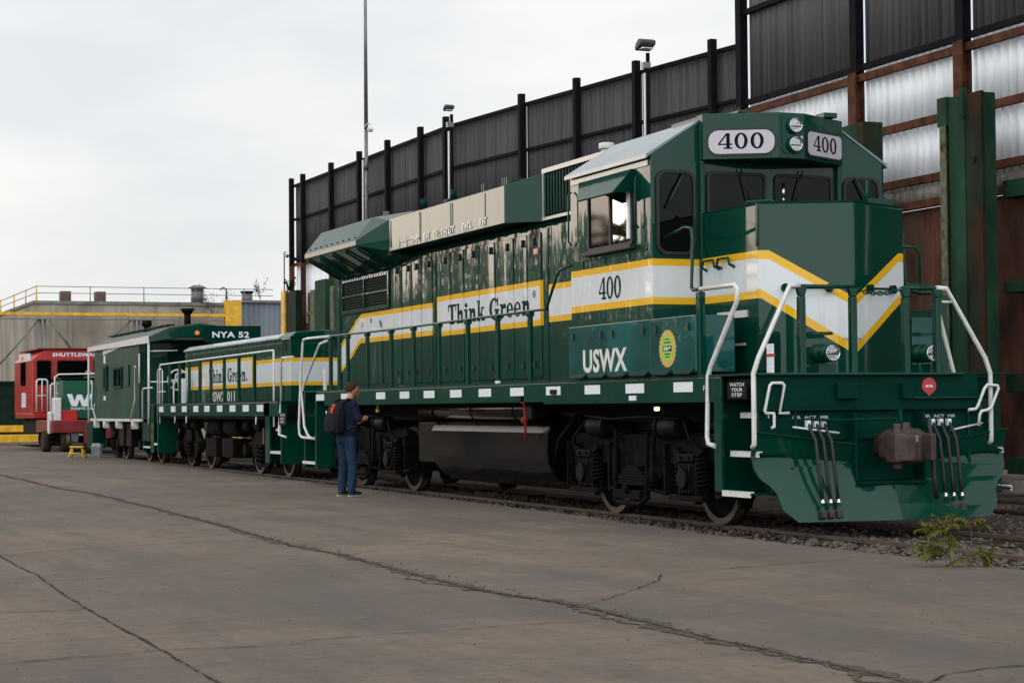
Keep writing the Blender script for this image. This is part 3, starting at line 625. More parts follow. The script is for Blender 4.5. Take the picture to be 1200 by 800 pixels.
def bush(name, c, rx, ry, rz, n, L, label, cat, m=M_LEAF, twigs=6):
    o = thing(name, (c[0], c[1], c[2]-rz), label, cat); tw, lf = MB(), MB()
    for k in range(twigs):
        a = random.random()*6.28; e = Vector(c)+Vector((rx*math.cos(a)*.7, ry*math.sin(a)*.8, rz*random.uniform(.2, .9))); b = Vector(c)-Vector((0, 0, rz)); tw.tube([b, (b+e)/2+Vector((0, 0, .1)), e], .014*rz, 5, .006*rz)
        for i in range(n//twigs):
            t = random.uniform(.35, 1.05); p = b.lerp(e, t)+Vector([random.gauss(0, .11)*q for q in (rx, ry, rz)])
            leaf(lf, p, (random.uniform(-1, 1), random.uniform(-1, 1), random.uniform(-.6, .8)), L*random.uniform(.6, 1.2), L*.55)
    tw.build('twigs', M_STEM, o); lf.build('leaves', m, o)
bush('roof_shrub', (-69.9, 9.9, 6.3), .3, 1.0, .70, 200, .11, 'thin leafy shrub at the roof edge left of the yellow gantry leg', 'shrub', twigs=9)
bush('roof_shrub', (-69.9, 12.1, 6.9), .2, .35, .5, 150, .11, 'small leafy shrub on the roof of the blue grey shed', 'shrub')
bush('vine', (-39.4, 5.1, 5.1), .35, .2, .26, 140, .12, 'leafy vine on top of the dark post with the yellow edge', 'vine')
# trees and added dark blocks on the far side of the yard, seen only as reflections in the paint and the cab window
def treeline():
    mb = MB()
    for k in range(46):
        th = R(4+k*.95+random.uniform(-.4, .4)); r = 105+random.uniform(-8, 10); cx, cy = -12-r*math.cos(th), -2-r*math.sin(th)
        deg = math.degrees(th); h = random.uniform(8.6, 11.8) if deg < 21 else random.uniform(11.5, 15.2)
        if 31 < deg < 33: h = 6
        for i in range(330):
            a, b = random.random()*6.28, random.random()**.6
            z = h*(.12+.88*random.random()); wd = 3.2*math.sqrt(max(0, 1-((z/h-.5)/.52)**2))+.4
            leaf(mb, (cx+math.cos(a)*wd*b, cy+math.sin(a)*wd*b, z), (random.uniform(-1, 1), random.uniform(-1, 1), random.uniform(-1, 1)), random.uniform(.8, 1.7), random.uniform(.6, 1.2))
        mb.tube([(cx, cy, 0), (cx, cy, h*.6)], .25, 5, .12)
    for i in range(40):  # solid unseen blocks, added to darken the reflections between the trees
        th = R(4+i*1.1); r = 116; mb.box(-12-r*math.cos(th)-2, -12-r*math.cos(th)+2, -2-r*math.sin(th)-2.6, -2-r*math.sin(th)+2.6, 0, random.uniform(5.6, 7.6))
    st(mb.build('distant_trees_and_blocks', M_LEAF), 'stuff')
treeline()

# ================================================================== ROLLING STOCK HELPERS
def wheelset(par, x, r=.508, m=M_BLK, name='wheelset'):
    o = None
    mb = MB()
    for s in (-1, 1):
        y = s*.80
        prof = [(r*.30, -.02), (r*.36, .035), (r*.80, .005), (r*.86, .045), (r, .045), (r, -.062), (r+.028, -.075), (r+.026, -.095), (r*.86, -.095), (r*.80, -.05), (r*.36, -.06), (.09, -.06)]
        secs = []
        for k in range(33):
            a = 2*math.pi*k/32; secs.append([(x+q*math.cos(a), y+s*t, r+q*math.sin(a)) for q, t in prof])
        mb.loft(secs, cap=False, smooth=False)
        mb.cyl((x, y+s*.03, r), 'Y', r*.31, .05, 20)
    mb.cyl((x, 0, r), 'Y', .09, 1.8, 12)
    n0 = len(mb.f)
    for s in (-1, 1):
        secs = []
        for k in range(33):
            a = 2*math.pi*k/32; secs.append([(x+q*math.cos(a), s*(.80+t), r+q*math.sin(a)) for q, t in ((r*.865, .0465), (r+.001, .0465), (r+.001, -.062), (r+.0005, -.062), (r-.004, .040), (r*.87, .040))])
        mb.loft(secs, cap=False)
    o = mb.build(name, m, par); o.data.materials.append(M_WHEEL)
    for p in o.data.polygons[n0:]: p.material_index = 1
    return o
def coil(mb, x, y, z0, z1, r, n=5, t=.022):
    P = [(x+r*math.cos(2*math.pi*k/10), y+r*math.sin(2*math.pi*k/10), z0+(z1-z0)*k/(10*n)) for k in range(10*n+1)]
    return mb.tube(P, t, 5)
def cheap_truck(par, xc, wb, r=.457, yo=1.0, front=True):
    """freight style truck with side frames, journals, springs"""
    T = bpy.data.objects.new('truck', None); COL.objects.link(T); T.parent = par; L = par.location; T.location = (xc-L.x, -L.y, -L.z)
    for dx in (-wb/2, wb/2): wheelset(T, xc+dx, r)
    for s in (-1, 1):
        y = s*yo; h = wb/2
        mb = MB().prism([(xc-h-.18, r+.12), (xc-h+.18, r+.20), (xc-.34, 1.02), (xc+.34, 1.02), (xc+h-.18, r+.20), (xc+h+.18, r+.12), (xc+h+.18, r-.04), (xc+h-.16, r-.04), (xc+.32, .16), (xc-.32, .16), (xc-h+.16, r-.04), (xc-h-.18, r-.04)], 'Y', y-.05, y+.05)
        mb.build('side_frame', M_DRT, T, .012)
        mb = MB()
        for dx in (-.16, 0, .16): coil(mb, xc+dx, y+s*.07, .24, .58, .065, 4)
        mb.build('spring', M_DRT, T)
        for dx in (-h, h): MB().cyl((xc+dx, y+s*.08, r), 'Y', .13, .16, 14).build('bearing_cap', M_DRT, T, .01)
        MB().box(xc-.30, xc+.30, y+s*.02, y+s*.12, .60, .86).build('bolster_end', M_DRT, T, .012)
    return T
def loco_truck(par, xc, wb=2.743, r=.508):
    T = bpy.data.objects.new('truck', None); COL.objects.link(T); T.parent = par; L = par.location; T.location = (xc-L.x, -L.y, -L.z)
    for dx in (-wb/2, wb/2): wheelset(T, xc+dx, r)
    for s in (-1, 1):
        y = s*1.10; h = wb/2
        P = [(xc-h-.55, .98), (xc+h+.55, .98), (xc+h+.62, .86), (xc+h+.52, .72), (xc+h+.28, .70), (xc+h+.26, .26), (xc+h-.24, .26), (xc+h-.30, .62), (xc+h-.62, .66), (xc+.46, .42), (xc-.46, .42), (xc-h+.62, .66), (xc-h+.30, .62), (xc-h+.24, .26), (xc-h-.26, .26), (xc-h-.28, .70), (xc-h-.52, .72), (xc-h-.62, .86)]
        MB().prism(P, 'Y', y-.06, y+.06).build('side_frame', M_DRT, T, .015)
        for dx in (-h, h):
            x = xc+dx; MB().box(x-.17, x+.17, y+s*.05, y+s*.17, .34, .68).build('journal_box', M_DRT, T, .03)
            MB().cyl((x, y+s*.19, .51), 'Y', .115, .07, 16).build('bearing_cap', M_BLK, T, .01)
            mb = MB()
            for k in (-.27, .27): coil(mb, x+k, y+s*.08, .40, .74, .060, 7, .016)
            mb.build('coil_spring', M_DRT, T)
            mb = MB().box(x-.40, x+.40, y+s*.05, y+s*.18, .27, .33); mb.build('equalizer_seat', M_DRT, T, .01)
            for k in (-1, 1):
                MB().prism([(x+k*.17, .34), (x+k*.22, .30), (x+k*.23, .74), (x+k*.36, .80), (x+k*.36, .86), (x+k*.17, .80)], 'Y', y+s*.062, y+s*.15).build('pedestal_jaw', M_DRT, T, .01)
                MB().loft([[(x+k*rr*math.cos(R(a)), yy, .508+rr*math.sin(R(a))) for rr, yy in ((.53, s*.74), (.53, s*.88), (.62, s*.88), (.62, s*.74))] for a in (-30, -18, -6, 6, 18, 30)]).build('brake_shoe', M_DRT, T)
                MB().box(x+k*.60, x+k*.66, s*.76, s*1.22, .30, .36).box(x+k*.60, x+k*.64, s*.98, s*1.22, .36, .88).build('brake_hanger', M_DRT, T, .008)
                MB().tube([(x+k*.64, s*1.21, .33), (x+k*.98, s*1.22, .36)], .022, 6).build('brake_rod', M_DRT, T)
            MB().box(x-.20, x+.20, y+s*.152, y+s*.175, .70, .78).build('journal_cap_bar', M_BLK, T, .006)
            for k in (-.10, .10): MB().cyl((x+k, y+s*.185, .74), 'Y', .02, .03, 8).build('bolt', M_BLK, T)
            mb = MB()
            for k in range(4): mb.box(x-.13+k*.075, x-.09+k*.075, y+s*.17, y+s*.185, .36, .66)
            mb.build('liner_bar', M_BLK, T)
        # swing hanger frame in the middle with leaf spring and lower plank
        mb = MB()
        for k in (-.42, .42): mb.tube([(xc+k, y+s*.16, 1.02), (xc+k*.98, y+s*.18, .30)], .028, 6)
        mb.tube([(xc-.45, y+s*.18, .28), (xc-.30, y+s*.20, .19), (xc+.30, y+s*.20, .19), (xc+.45, y+s*.18, .28)], .035, 6); mb.box(xc-.36, xc+.36, y+s*.10, y+s*.24, .24, .34).build('swing_hanger', M_DRT, T, .006)
        mb = MB()
        for i in range(7): mb.box(xc-.50+i*.055, xc+.50-i*.055, y+s*.07, y+s*.17, .40+i*.032, .426+i*.032)
        mb.build('leaf_spring', M_DRT, T)
        for k in (-1, 1):
            c = MB().cyl((xc+k*.98, y+s*.10, 1.07), 'X', .125, .46, 16).cyl((xc+k*.73, y+s*.10, 1.07), 'X', .145, .05, 16).cyl((xc+k*1.21, y+s*.10, 1.07), 'X', .10, .03, 16).build('brake_cylinder', M_BLK, T, .01)
            MB().tube([(xc+k*.70, y+s*.10, 1.07), (xc+k*.55, y+s*.12, 1.04), (xc+k*.50, y+s*.14, .72)], .022, 6).box(xc+k*.44, xc+k*.54, y+s*.10, y+s*.16, .45, .80).build('brake_lever', M_DRT, T)
            MB().tube([(xc+k*1.3, y+s*.15, 1.15), (xc+k*1.55, y+s*.20, .95), (xc+k*1.75, y+s*.12, .80)], .016, 6).build('sand_pipe', M_BLK, T)
        MB().tube([(xc-1.2, y+s*.22, 1.20), (xc-.4, y+s*.24, 1.16), (xc+.5, y+s*.24, 1.19), (xc+1.3, y+s*.2, 1.16)], .014, 6).build('air_pipe', M_BLK, T)
        MB().sphere((xc+.02, y+s*.26, .36), .05, 1.4, .6, 1).build('chain_link', M_DRT, T)
    MB().box(xc-.5, xc+.5, -1.0, 1.0, .55, .95).build('bolster', M_BLK, T, .02)
    MB().box(xc-1.9, xc+1.9, -.66, .66, .45, 1.0).build('truck_inner_frame', M_BLK, T)
    for dx in (-.75, .75): MB().cyl((xc+dx, 0, .62), 'Y', .34, 1.1, 18).build('traction_motor', M_BLK, T)
    return T

# ================================================================== LOCOMOTIVE
LO = thing('diesel_locomotive', (-6, 0, 0), 'big dark green diesel locomotive with a white and yellow band, numbered 400', 'locomotive')
SY = 1.56
# frame and deck
MB().prism([(-13.3, -1.45), (-13.3, 1.45), (1.95, 1.40), (1.95, -1.45)], 'Z', 1.36, 1.58).build('underframe', M_GRS, LO, .01)
for s in (-1, 1):
    MB().box(-12.95, -3.3, s*SY, s*(SY-.05), 1.37, 1.60).box(-13.42, -12.952, s*SY, s*(SY-.05), 1.44, 1.60).prism([(-3.298, 1.34), (1.24, 1.34), (1.24, 1.60), (-3.298, 1.60)], 'Y', s*SY, s*(SY-.05)).build('side_sill', M_GR, LO, .006)
    MB().box(-14.35, 2.02, s*.80, s*(SY-.002), 1.602, 1.625).build('walkway', M_GRS, LO, .004)
PX = [(-13.43, -12.94), (-11.95, -11.5), (-10.06, -9.61), (-8.90, -8.46), (-7.80, -7.34), (-6.68, -6.22), (-5.55, -5.09), (-4.40, -3.94), (-3.20, -2.75), (-2.02, -1.58), (-.88, -.40), (.33, .78)]
for s in (-1, 1):
    for a, b in PX: MB().box(a, b, s*(SY+.004), s*(SY+.001), 1.452, 1.558).build('reflector', M_REFL, LO)
MB().box(-3.02, -2.86, -SY-.03, -SY-.005, 1.46, 1.52).build('air_fitting', M_BLK, LO); MB().box(-.78, -.60, -SY-.012, -SY-.002, 1.37, 1.425).build('jack_plate', M_REFL, LO)
# hood with its doors
HR = -2.56
MB().prism([(-.82, 1.6), (-.82, 3.72), (-.78, 3.80), (.78, 3.80), (.82, 3.72), (.82, 1.6)], 'X', -14.6, HR).build('hood', M_HOOD, LO, .012)
MB().prism([(-.60, 3.78), (-.80, 4.34), (-.62, 4.46), (.62, 4.46), (.80, 4.34), (.60, 3.78)], 'X', -14.3, HR-.02).build('hood_top', M_GR, LO, .02)
DX = [-11.52, -10.92, -10.57, -9.99, -9.40, -9.23, -8.62, -8.06, -7.42, -6.77, -6.05, -5.55, -5.02]
doors = [(-11.50, -10.94), (-10.90, -10.45), (-10.43, -9.98), (-9.95, -9.46), (-9.22, -8.64), (-8.62, -8.06), (-8.03, -7.42), (-7.40, -6.78), (-6.75, -6.07), (-6.04, -5.56), (-5.54, -5.07)]
for s in (-1, 1):
    for i, (a, b) in enumerate(doors):
        d = MB().prism(rrect(a+.012, b-.012, 1.70, 3.66, .03, 2), 'Y', s*.822, s*.838).build('hood_door', M_HOOD, LO, .005)
        lx = b-.13 if i % 2 else b-.2
        MB().box(lx-.022, lx+.022, s*.838, s*.862, 3.50, 3.60).box(lx-.012, lx+.012, s*.862, s*.872, 3.50, 3.53).box(lx-.022, lx+.022, s*.838, s*.862, 1.84, 1.92).build('door_latch', M_RUB, d)
    MB().box(-4.86, -4.84, s*.822, s*.83, 1.65, 3.7).box(-9.42, -9.30, s*.822, s*.834, 1.65, 3.72).build('hood_post', M_GR, LO)
    for x in (-11.9, -12.7, -13.5): MB().prism(rrect(x, x+.72, 1.72, 2.86, .03, 2), 'Y', s*.822, s*.834).build('rear_panel', M_HOOD, LO, .004)
B(-5.30, -5.13, -.85, -.838, 3.37, 3.45).build('red_notice', M_RED, LO)
MB().box(-5.28, -5.15, -.8525, -.851, 3.42, 3.435).box(-5.26, -5.17, -.8525, -.851, 3.39, 3.402).build('notice_writing', M_WHT, LO)
# radiator grille under the rear overhang
for s in (-1, 1):
    g = MB(); ring_frame(g, [(-14.25, 2.97), (-11.55, 2.97), (-11.55, 3.58), (-14.25, 3.58)], [(-14.18, 3.03), (-11.62, 3.03), (-11.62, 3.52), (-14.18, 3.52)], 'Y', s*.822, s*.86)
    g.box(-12.93, -12.89, s*.822, s*.862, 3.03, 3.52).box(-14.18, -11.62, s*.84, s*.862, 3.26, 3.28).box(-14.52, -14.36, s*.822, s*.85, 1.62, 3.60)
    G_ = g.build('radiator_grille', M_GR, LO, .003)
    B(-14.18, -11.62, s*.822, s*.826, 3.03, 3.52).build('grille_backing', M_BLK, G_)
    sl = MB()
    for k in range(11): z = 3.05+k*.045; sl.prism([(s*.828, z), (s*.852, z+.018), (s*.852, z+.024), (s*.828, z+.006)], 'X', -14.18, -11.62)
    sl.build('slats', M_GRS, G_)
    te = MB()
    for k in range(18): te.box(-14.1+k*.14, -14.03+k*.14, s*.862, s*.870, 3.53, 3.56)
    te.build('bright_clips', M_REFL, G_)
# long flared duct along the top and the winged radiator section at the rear
for s in (-1, 1):
    def q(y, z): return (s*y, z)
    def sec(x, pts): return [(x, s*y, z) for y, z in pts]
    m = MB()
    A = [(.60, 3.83), (1.20, 3.805), (1.20, 4.32), (.62, 4.50)]
    m.loft([sec(-10.45, A), sec(-5.46, A)]).build('flared_duct', M_GRW, LO, .008)
    MB().loft([sec(-5.457, A), sec(-4.86, [(.60, 3.80), (.90, 3.78), (.90, 4.42), (.62, 4.50)])]).build('duct_end', M_CAB, LO, .006)
    Wp = [(.78, 3.60), (.84, 3.60), (1.50, 3.96), (1.50, 4.045), (1.20, 4.43), (.0, 4.50), (.0, 3.7)]
    MB().loft([sec(-14.32, Wp), sec(-11.28, Wp)]).build('radiator_wing', M_ROOF if False else M_GR, LO, .008)
    MB().loft([sec(-11.277, [(.84, 3.62), (1.50, 3.96), (1.50, 4.045), (1.20, 4.43), (.60, 4.5)]), sec(-10.453, [(.84, 3.72), (1.18, 3.81), (1.20, 4.0), (1.20, 4.32), (.60, 4.5)])]).build('wing_taper', M_GR, LO, .006)
    rv = MB()
    for k in range(9): rv.sphere((-14.1+k*.33, s*1.455, 4.105), .016)
    rv.build('rivets', M_GRS, LO)
    rb = MB()
    for x in (-14.2, -13.5, -12.75, -12.0, -11.35): rb.loft([[(xx, s*.86, 3.60), (xx, s*1.47, 3.935), (xx, s*1.47, 3.90), (xx, s*.90, 3.58)] for xx in (x, x+.03)])
    rb.build('wing_rib', M_GRS, LO)
    for x in (-10.38, -9.0, -8.93, -7.6, -7.52, -6.2): MB().box(x, x+.02, s*1.2, s*1.207, 3.84, 4.29).build('duct_seam', M_GR, LO)
    MB().prism(rrect(-9.95, -8.95, 3.90, 4.27, .02, 2), 'Y', s*1.201, s*1.209).build('duct_hatch', M_GRW, LO, .004)
MB().box(-14.3, -4.9, -.62, .62, 4.46, 4.50).build('roof_panel', M_GRS, LO, .006)
for x in (-13.6, -12.3, -9.6, -7.0): MB().cyl((x, 0, 4.53), 'Z', .55, .10, 24).build('roof_fan', M_GRS, LO, .01)
for x, y in ((-11.35, -.95), (-9.33, -1.0), (-8.0, -1.0)): MB().cyl((x, y, 4.47), 'Z', .05, .14).build('roof_bolt', M_WHEEL if x < -11 else M_GRS, LO)
lf = MB()
for x in (-6.9, -6.82, -6.1, -6.02, -5.94): lf.box(x, x+.015, -.98, -.96, 4.40, 4.50)
lf.build('lifting_lug', M_GR, LO)
mb = MB(); x = -9.3
for wd in (4, 3, 2, 6, 0, 4, 0, 3):          # worn, unreadable stencilled words
    for k in range(wd):
        mb.box(x, x+.022, -1.2125, -1.2095, 3.85, 3.95)
        if k % 2: mb.box(x+.024, x+.07, -1.2125, -1.2095, 3.85+.04*(k % 3), 3.87+.04*(k % 3))
        else: mb.box(x+.024, x+.065, -1.2125, -1.2095, 3.93, 3.95)
        x += .095
    x += .16
mb.build('worn_stencil', M_REFL, LO)
# dark vertical louvres between duct and cab
for s in (-1, 1):
    L_ = B(-4.84, -2.6, s*.822, s*.86, 3.82, 4.44).build('intake', M_BLK, LO)
    sl = MB()
    for k in range(22): sl.box(-4.80+k*.10, -4.765+k*.10, s*.86, s*.885, 3.86, 4.40)
    sl.build('louvres', M_GRS, L_); MB().box(-4.86, -2.6, s*.86, s*.90, 3.79, 3.83).box(-4.86, -2.6, s*.86, s*.90, 4.42, 4.48).box(-4.87, -4.82, s*.86, s*.895, 3.79, 4.48).build('louvre_frame', M_ROOF, L_)
MB().cyl((-3.42, -.6, 4.52), 'Z', .07, .16).cyl((-3.42, -.6, 4.62), 'Z', .10, .08).build('vent_pipe', M_WHT, LO, .01)
# lettering on the hood
glyph_text('Think Green.', (-8.72, -.8400, 2.565), (1, 0, 0), (0, 0, 1), (0, -1, 0), 3.42, .30, M_GINK, LO)
rg = MB(); ring_frame(rg, [(-5.30+.05*math.cos(a), 2.84+.05*math.sin(a)) for a in [k*math.pi/8 for k in range(16)]], [(-5.30+.038*math.cos(a), 2.84+.038*math.sin(a)) for a in [k*math.pi/8 for k in range(16)]], 'Y', -.8405, -.842)
rg.build('registered_ring', M_GINK, LO); font_text('R', (-5.318, -.8425, 2.815), (1, 0, 0), (0, 0, 1), .036, .05, M_GINK, LO)
# small reporting marks near the rear of the band
for k, (c, x) in enumerate(((M_LIME, -13.15), (M_RED, -13.1), (M_GINK, -12.6), (M_RUST, -12.05), (M_GINK, -12.1))): B(x, x+.06, -.837, -.8345, 2.66+.05*(k % 3), 2.74+.05*(k % 3)).build('small_decal', c, LO)

# ---- cab
CX0, CX1 = -2.54, -.30
cabprof = [(-1.5, 1.60), (-1.5, 4.12), (-.90, 4.475), (.90, 4.475), (1.5, 4.12), (1.5, 1.60)]
MB().prism(cabprof, 'X', CX0, CX1).build('cab', M_CABB, LO, .012)
MB().prism([(-1.56, 4.05), (-1.56, 4.10), (-.93, 4.492), (-.90, 4.510), (.90, 4.510), (.93, 4.492), (1.56, 4.10), (1.56, 4.05), (1.512, 4.09), (.905, 4.477), (-.905, 4.477), (-1.512, 4.09)], 'X', CX0-.04, CX1+.012).build('cab_roof', M_ROOF, LO, .006)
for s in (-1, 1): MB().box(CX0+.05, CX1-.05, s*1.503, s*1.517, 3.98, 4.04).build('rain_gutter', M_ROOF, LO)
MB().box(-1.7, -1.2, -.2, .2, 4.51, 4.58).build('roof_hatch', M_GRS, LO, .01)
# windows are framed panes set proud of the cab wall
def pane_y(x0, x1, z0, z1, s, y, name='window', glass=M_GLASS, fr=M_RUB, r=.05, t=.04):
    g = MB(); ring_frame(g, rrect(x0-t, x1+t, z0-t, z1+t, r+t*.6), rrect(x0, x1, z0, z1, r), 'Y', s*(y+.002), s*(y+.03)); w = g.build(name, fr, LO)
    MB().prism(rrect(x0-.005, x1+.005, z0-.005, z1+.005, r), 'Y', s*(y+.003), s*(y+.012)).build('glass', glass, w); return w
def pane_x(y0, y1, z0, z1, x, name='window', glass=M_GLASS, fr=M_RUB, r=.05, t=.035):
    g = MB(); ring_frame(g, rrect(y0-t, y1+t, z0-t, z1+t, r+t*.6), rrect(y0, y1, z0, z1, r), 'X', x+.002, x+.028); w = g.build(name, fr, LO)
    MB().prism(rrect(y0-.005, y1+.005, z0-.005, z1+.005, r), 'X', x+.003, x+.012).build('glass', glass, w); return w
for s in (-1, 1):
    w = pane_y(-1.93, -.77, 3.17, 3.92, s, 1.502, 'side_window', M_GLASS, M_RUB, .03, .035)
    B(-1.34, -1.30, s*1.514, s*1.54, 3.17, 3.92).build('mullion', M_RUB, w)
    B(-1.295, -.86, s*1.515, s*1.522, 3.18, 3.91).build('sliding_pane', M_MIRR, w)
    B(-.84, -.78, s*1.516, s*1.55, 3.20, 3.91).build('wind_deflector', M_REFL, w)
    B(-2.04, -.70, s*1.50, s*1.58, 3.08, 3.13).build('arm_rest', M_RUB, LO, .01)
    # awning
    MB().loft([[(a, s*1.505, 4.0), (b, s*1.505, 4.0), (b2, s*1.82, 3.70), (a2, s*1.82, 3.70)] for a, b, a2, b2, in ((-2.27, -.74, -1.60, -.63),)]+[[(-2.27, s*1.505, 3.985), (-.74, s*1.505, 3.985), (-.63, s*1.80, 3.685), (-1.60, s*1.80, 3.685)]]).build('awning', M_GR, LO, .004)
    MB().loft([[(-.74, s*1.505, 4.0), (-.63, s*1.82, 3.70), (-.72, s*1.505, 3.72)], [(-.76, s*1.505, 4.0), (-.65, s*1.82, 3.70), (-.74, s*1.505, 3.72)]]).build('awning_cheek', M_GR, LO)
    MB().tube([(-2.46, s*1.52, 3.25), (-2.46, s*1.56, 3.3), (-2.46, s*1.56, 3.85), (-2.46, s*1.52, 3.9)], .012, 6).tube([(-.58, s*1.52, 3.3), (-.58, s*1.56, 3.35), (-.58, s*1.56, 3.85), (-.58, s*1.52, 3.9)], .012, 6).build('grab_iron', M_GR, LO)
    MB().box(-2.46, -.40, s*1.501, s*1.512, 3.04, 3.06).box(-2.2, -2.16, s*1.501, s*1.51, 2.97, 3.04).box(-1.55, -1.51, s*1.501, s*1.51, 2.97, 3.04).box(-.9, -.86, s*1.501, s*1.51, 2.97, 3.04).build('panel_seam', M_GR, LO)
for s in (-1, 1):
    dw = pane_x(min(s*.99, s*1.41), max(s*.99, s*1.41), 3.02, 3.90, CX1, 'door_window', M_GLASS, M_RUB, .10)
    MB().tube([(CX1+.05, s*1.1, 3.92), (CX1+.06, s*1.25, 3.66), (CX1+.06, s*1.32, 3.50)], .012, 6).build('wiper', M_GR, dw)
    pane_x(min(s*.09, s*.78), max(s*.09, s*.78), 3.44, 3.90, CX1, 'windshield', M_GLASS, M_RUB, .05)
    MB().tube([(CX1+.05, s*.40, 3.98), (CX1+.06, s*.30, 3.62)], .010, 6).build('wiper', M_RUB, LO)
    MB().box(CX1+.001, CX1+.06, s*.86, s*.91, 1.62, 4.47).build('corner_post', M_GR, LO, .008)
MB().sphere((CX1+.1, .12, 3.60), .05, 1, 1.2, .6).cyl((CX1+.1, .12, 3.72), 'Z', .02, .2).build('bell_fitting', M_CHR, LO)
# number box over the windshields
XB, XE, WN, AN, ZB, ZT = .203, -.195, .900, .165, 4.045, 4.56
MB().prism([(-.34, -WN), (XE, -WN), (XB, -AN), (XB, AN), (XE, WN), (-.34, WN)], 'Z', ZB, ZT).prism([(-1.0, -WN+.01), (-.342, -WN+.01), (-.342, WN-.01), (-1.0, WN-.01)], 'Z', 4.478, ZT-.01).build('number_box', M_GR, LO, .008)
MB().box(-.3, 0, -.55, -.40, ZT+.001, ZT+.035).box(-.2, .0, .55, .72, ZT+.001, ZT+.06).build('roof_fitting', M_GR, LO, .008)
for s in (-1, 1):
    a = Vector((XE, s*WN, 0)); b = Vector((XB, s*AN, 0)); u = (b-a) if s < 0 else (a-b); o0 = a if s < 0 else b; Lf = u.length; u.normalize(); n = Vector((u.y, -u.x, 0))
    def fp(t, z, d): return o0+u*t+Vector((0, 0, z))+n*d
    def plate(t0, t1, z0, z1, r, d0, d1, name, m, par):
        P = rrect(t0, t1, z0, z1, r, 5); mb = MB(); mb.loft([[fp(t, z, d0) for t, z in P], [fp(t, z, d1) for t, z in P]]); return mb.build(name, m, par)
    t0, t1 = (.04, Lf*.975) if s < 0 else (Lf*.04, Lf-.03)
    nb = plate(t0, t1, 4.082, 4.388, .13 if s < 0 else .07, -.01, .016, 'number_board', M_RUB, LO)
    plate(t0+.022, t1-.022, 4.104, 4.366, .11 if s < 0 else .055, .010, .020, 'lit_panel', M_BOARD, nb)
    W0 = (t1-t0); glyph_text('400', fp(t0+W0*.165, 4.158, .021), u, (0, 0, 1), n, W0*.66, .175, M_INK, nb, sp=.10 if s < 0 else .07)
def round_lamp(x, y, z, r, par, name='headlight', depth=.05):
    h = MB(); secs = []
    for t, q in ((0, r*1.12), (depth, r*1.12), (depth+.004, r*1.02), (depth-.004, r*.98), (depth-.015, r*.9)): secs.append([(x+t, y+q*math.cos(a), z+q*math.sin(a)) for a in [2*math.pi*k/24 for k in range(24)]])
    H = h.loft(secs, cap=False, smooth=True).build(name, M_GR, par)
    rf = MB(); secs = []
    for k in range(7): t = k/6; secs.append([(x+depth-.012-.045*(1-t)**2*1.0 if False else x+depth-.055+.045*t*t, y+q2*math.cos(a), z+q2*math.sin(a)) for q2 in (r*(.10+.85*t),) for a in [2*math.pi*j/24 for j in range(24)]])
    rf.loft(secs, smooth=True).build('reflector_bowl', mat('lamp_bowl', (.36, .37, .38), .16, metal=1, bump=(14, .008)), H); MB().cyl((x+depth-.02, y, z+r*.05), 'X', r*.34, .012, 14).build('bulb_shield', M_BLK, H); ring = MB(); ring.loft([[(x+depth+t, y+q2*math.cos(a), z+q2*math.sin(a)) for a in [2*math.pi*j/24 for j in range(24)]] for t, q2 in ((-.01, r*.97), (.004, r*.97), (.006, r*.88), (-.01, r*.86))], cap=False, smooth=True); ring.build('chrome_ring', M_CHR, H); MB().sphere((x+depth-.03, y, z), .018).build('bulb', M_LENS, H)
    MB().box(x+depth-.012, x+depth-.006, y-r*.8, y+r*.8, z-.02, z-.008).build('lens_bar', M_BLK, H)
    return H
hp = MB().prism(rrect(-.12, .14, 4.10, 4.52, .05), 'X', XB+.001, XB+.012).build('headlight_panel', M_GR, LO, .004)
for z in (4.415, 4.205): round_lamp(XB+.012, .03, z, .083, LO, 'headlight', .045)
B(XB+.012, XB+.03, .105, .13, 4.27, 4.30).build('small_bolt', M_LENS, LO)
# lettering and boxes on the cab side
glyph_text('400', (-1.72, -1.5015, 2.555), (1, 0, 0), (0, 0, 1), (0, -1, 0), .62, .255, M_GINK, LO)
for s in (-1, 1):
    for a, b, nm in ((-2.48, -.225, 'battery_box'), (-.215, .865, 'side_locker')):
        bx = MB().box(a, b, s*1.10 if a > -1 else s*1.503, s*1.565, 1.66, 2.262).build(nm, mat('box_green', (.008, .078, .070), .22, coat=.6, noise=(1.2, .35), bump=(1.5, .008)), LO, .008)  # green lifted in the colour to stand in for a pale reflection
        n = 4 if a < -1 else 2
        for k in range(n):
            x = a+(b-a)*(k+.5)/n+(.12 if k % 2 else -.12); MB().box(x-.02, x+.02, s*1.566, s*1.59, 2.10, 2.18).build('latch', M_RUB, bx)
        hg = MB()
        for k in range(n): x0 = a+(b-a)*k/n; hg.loft([[(x0+.03, s*1.567, 1.70), (x0+(b-a)/n-.03, s*1.567, 1.70), (x0+(b-a)/n-.08, s*1.60, 1.655), (x0+.08, s*1.60, 1.655)], [(x0+.03, s*1.567, 1.685), (x0+(b-a)/n-.03, s*1.567, 1.685), (x0+(b-a)/n-.08, s*1.60, 1.64), (x0+.08, s*1.60, 1.64)]])
        hg.build('drip_flap', M_GRS, bx)
font_text('USWX', (-2.05, -1.5675, 1.703), (1, 0, 0), (0, 0, 1), 1.225, .275, M_WHT, LO, bold=.035)
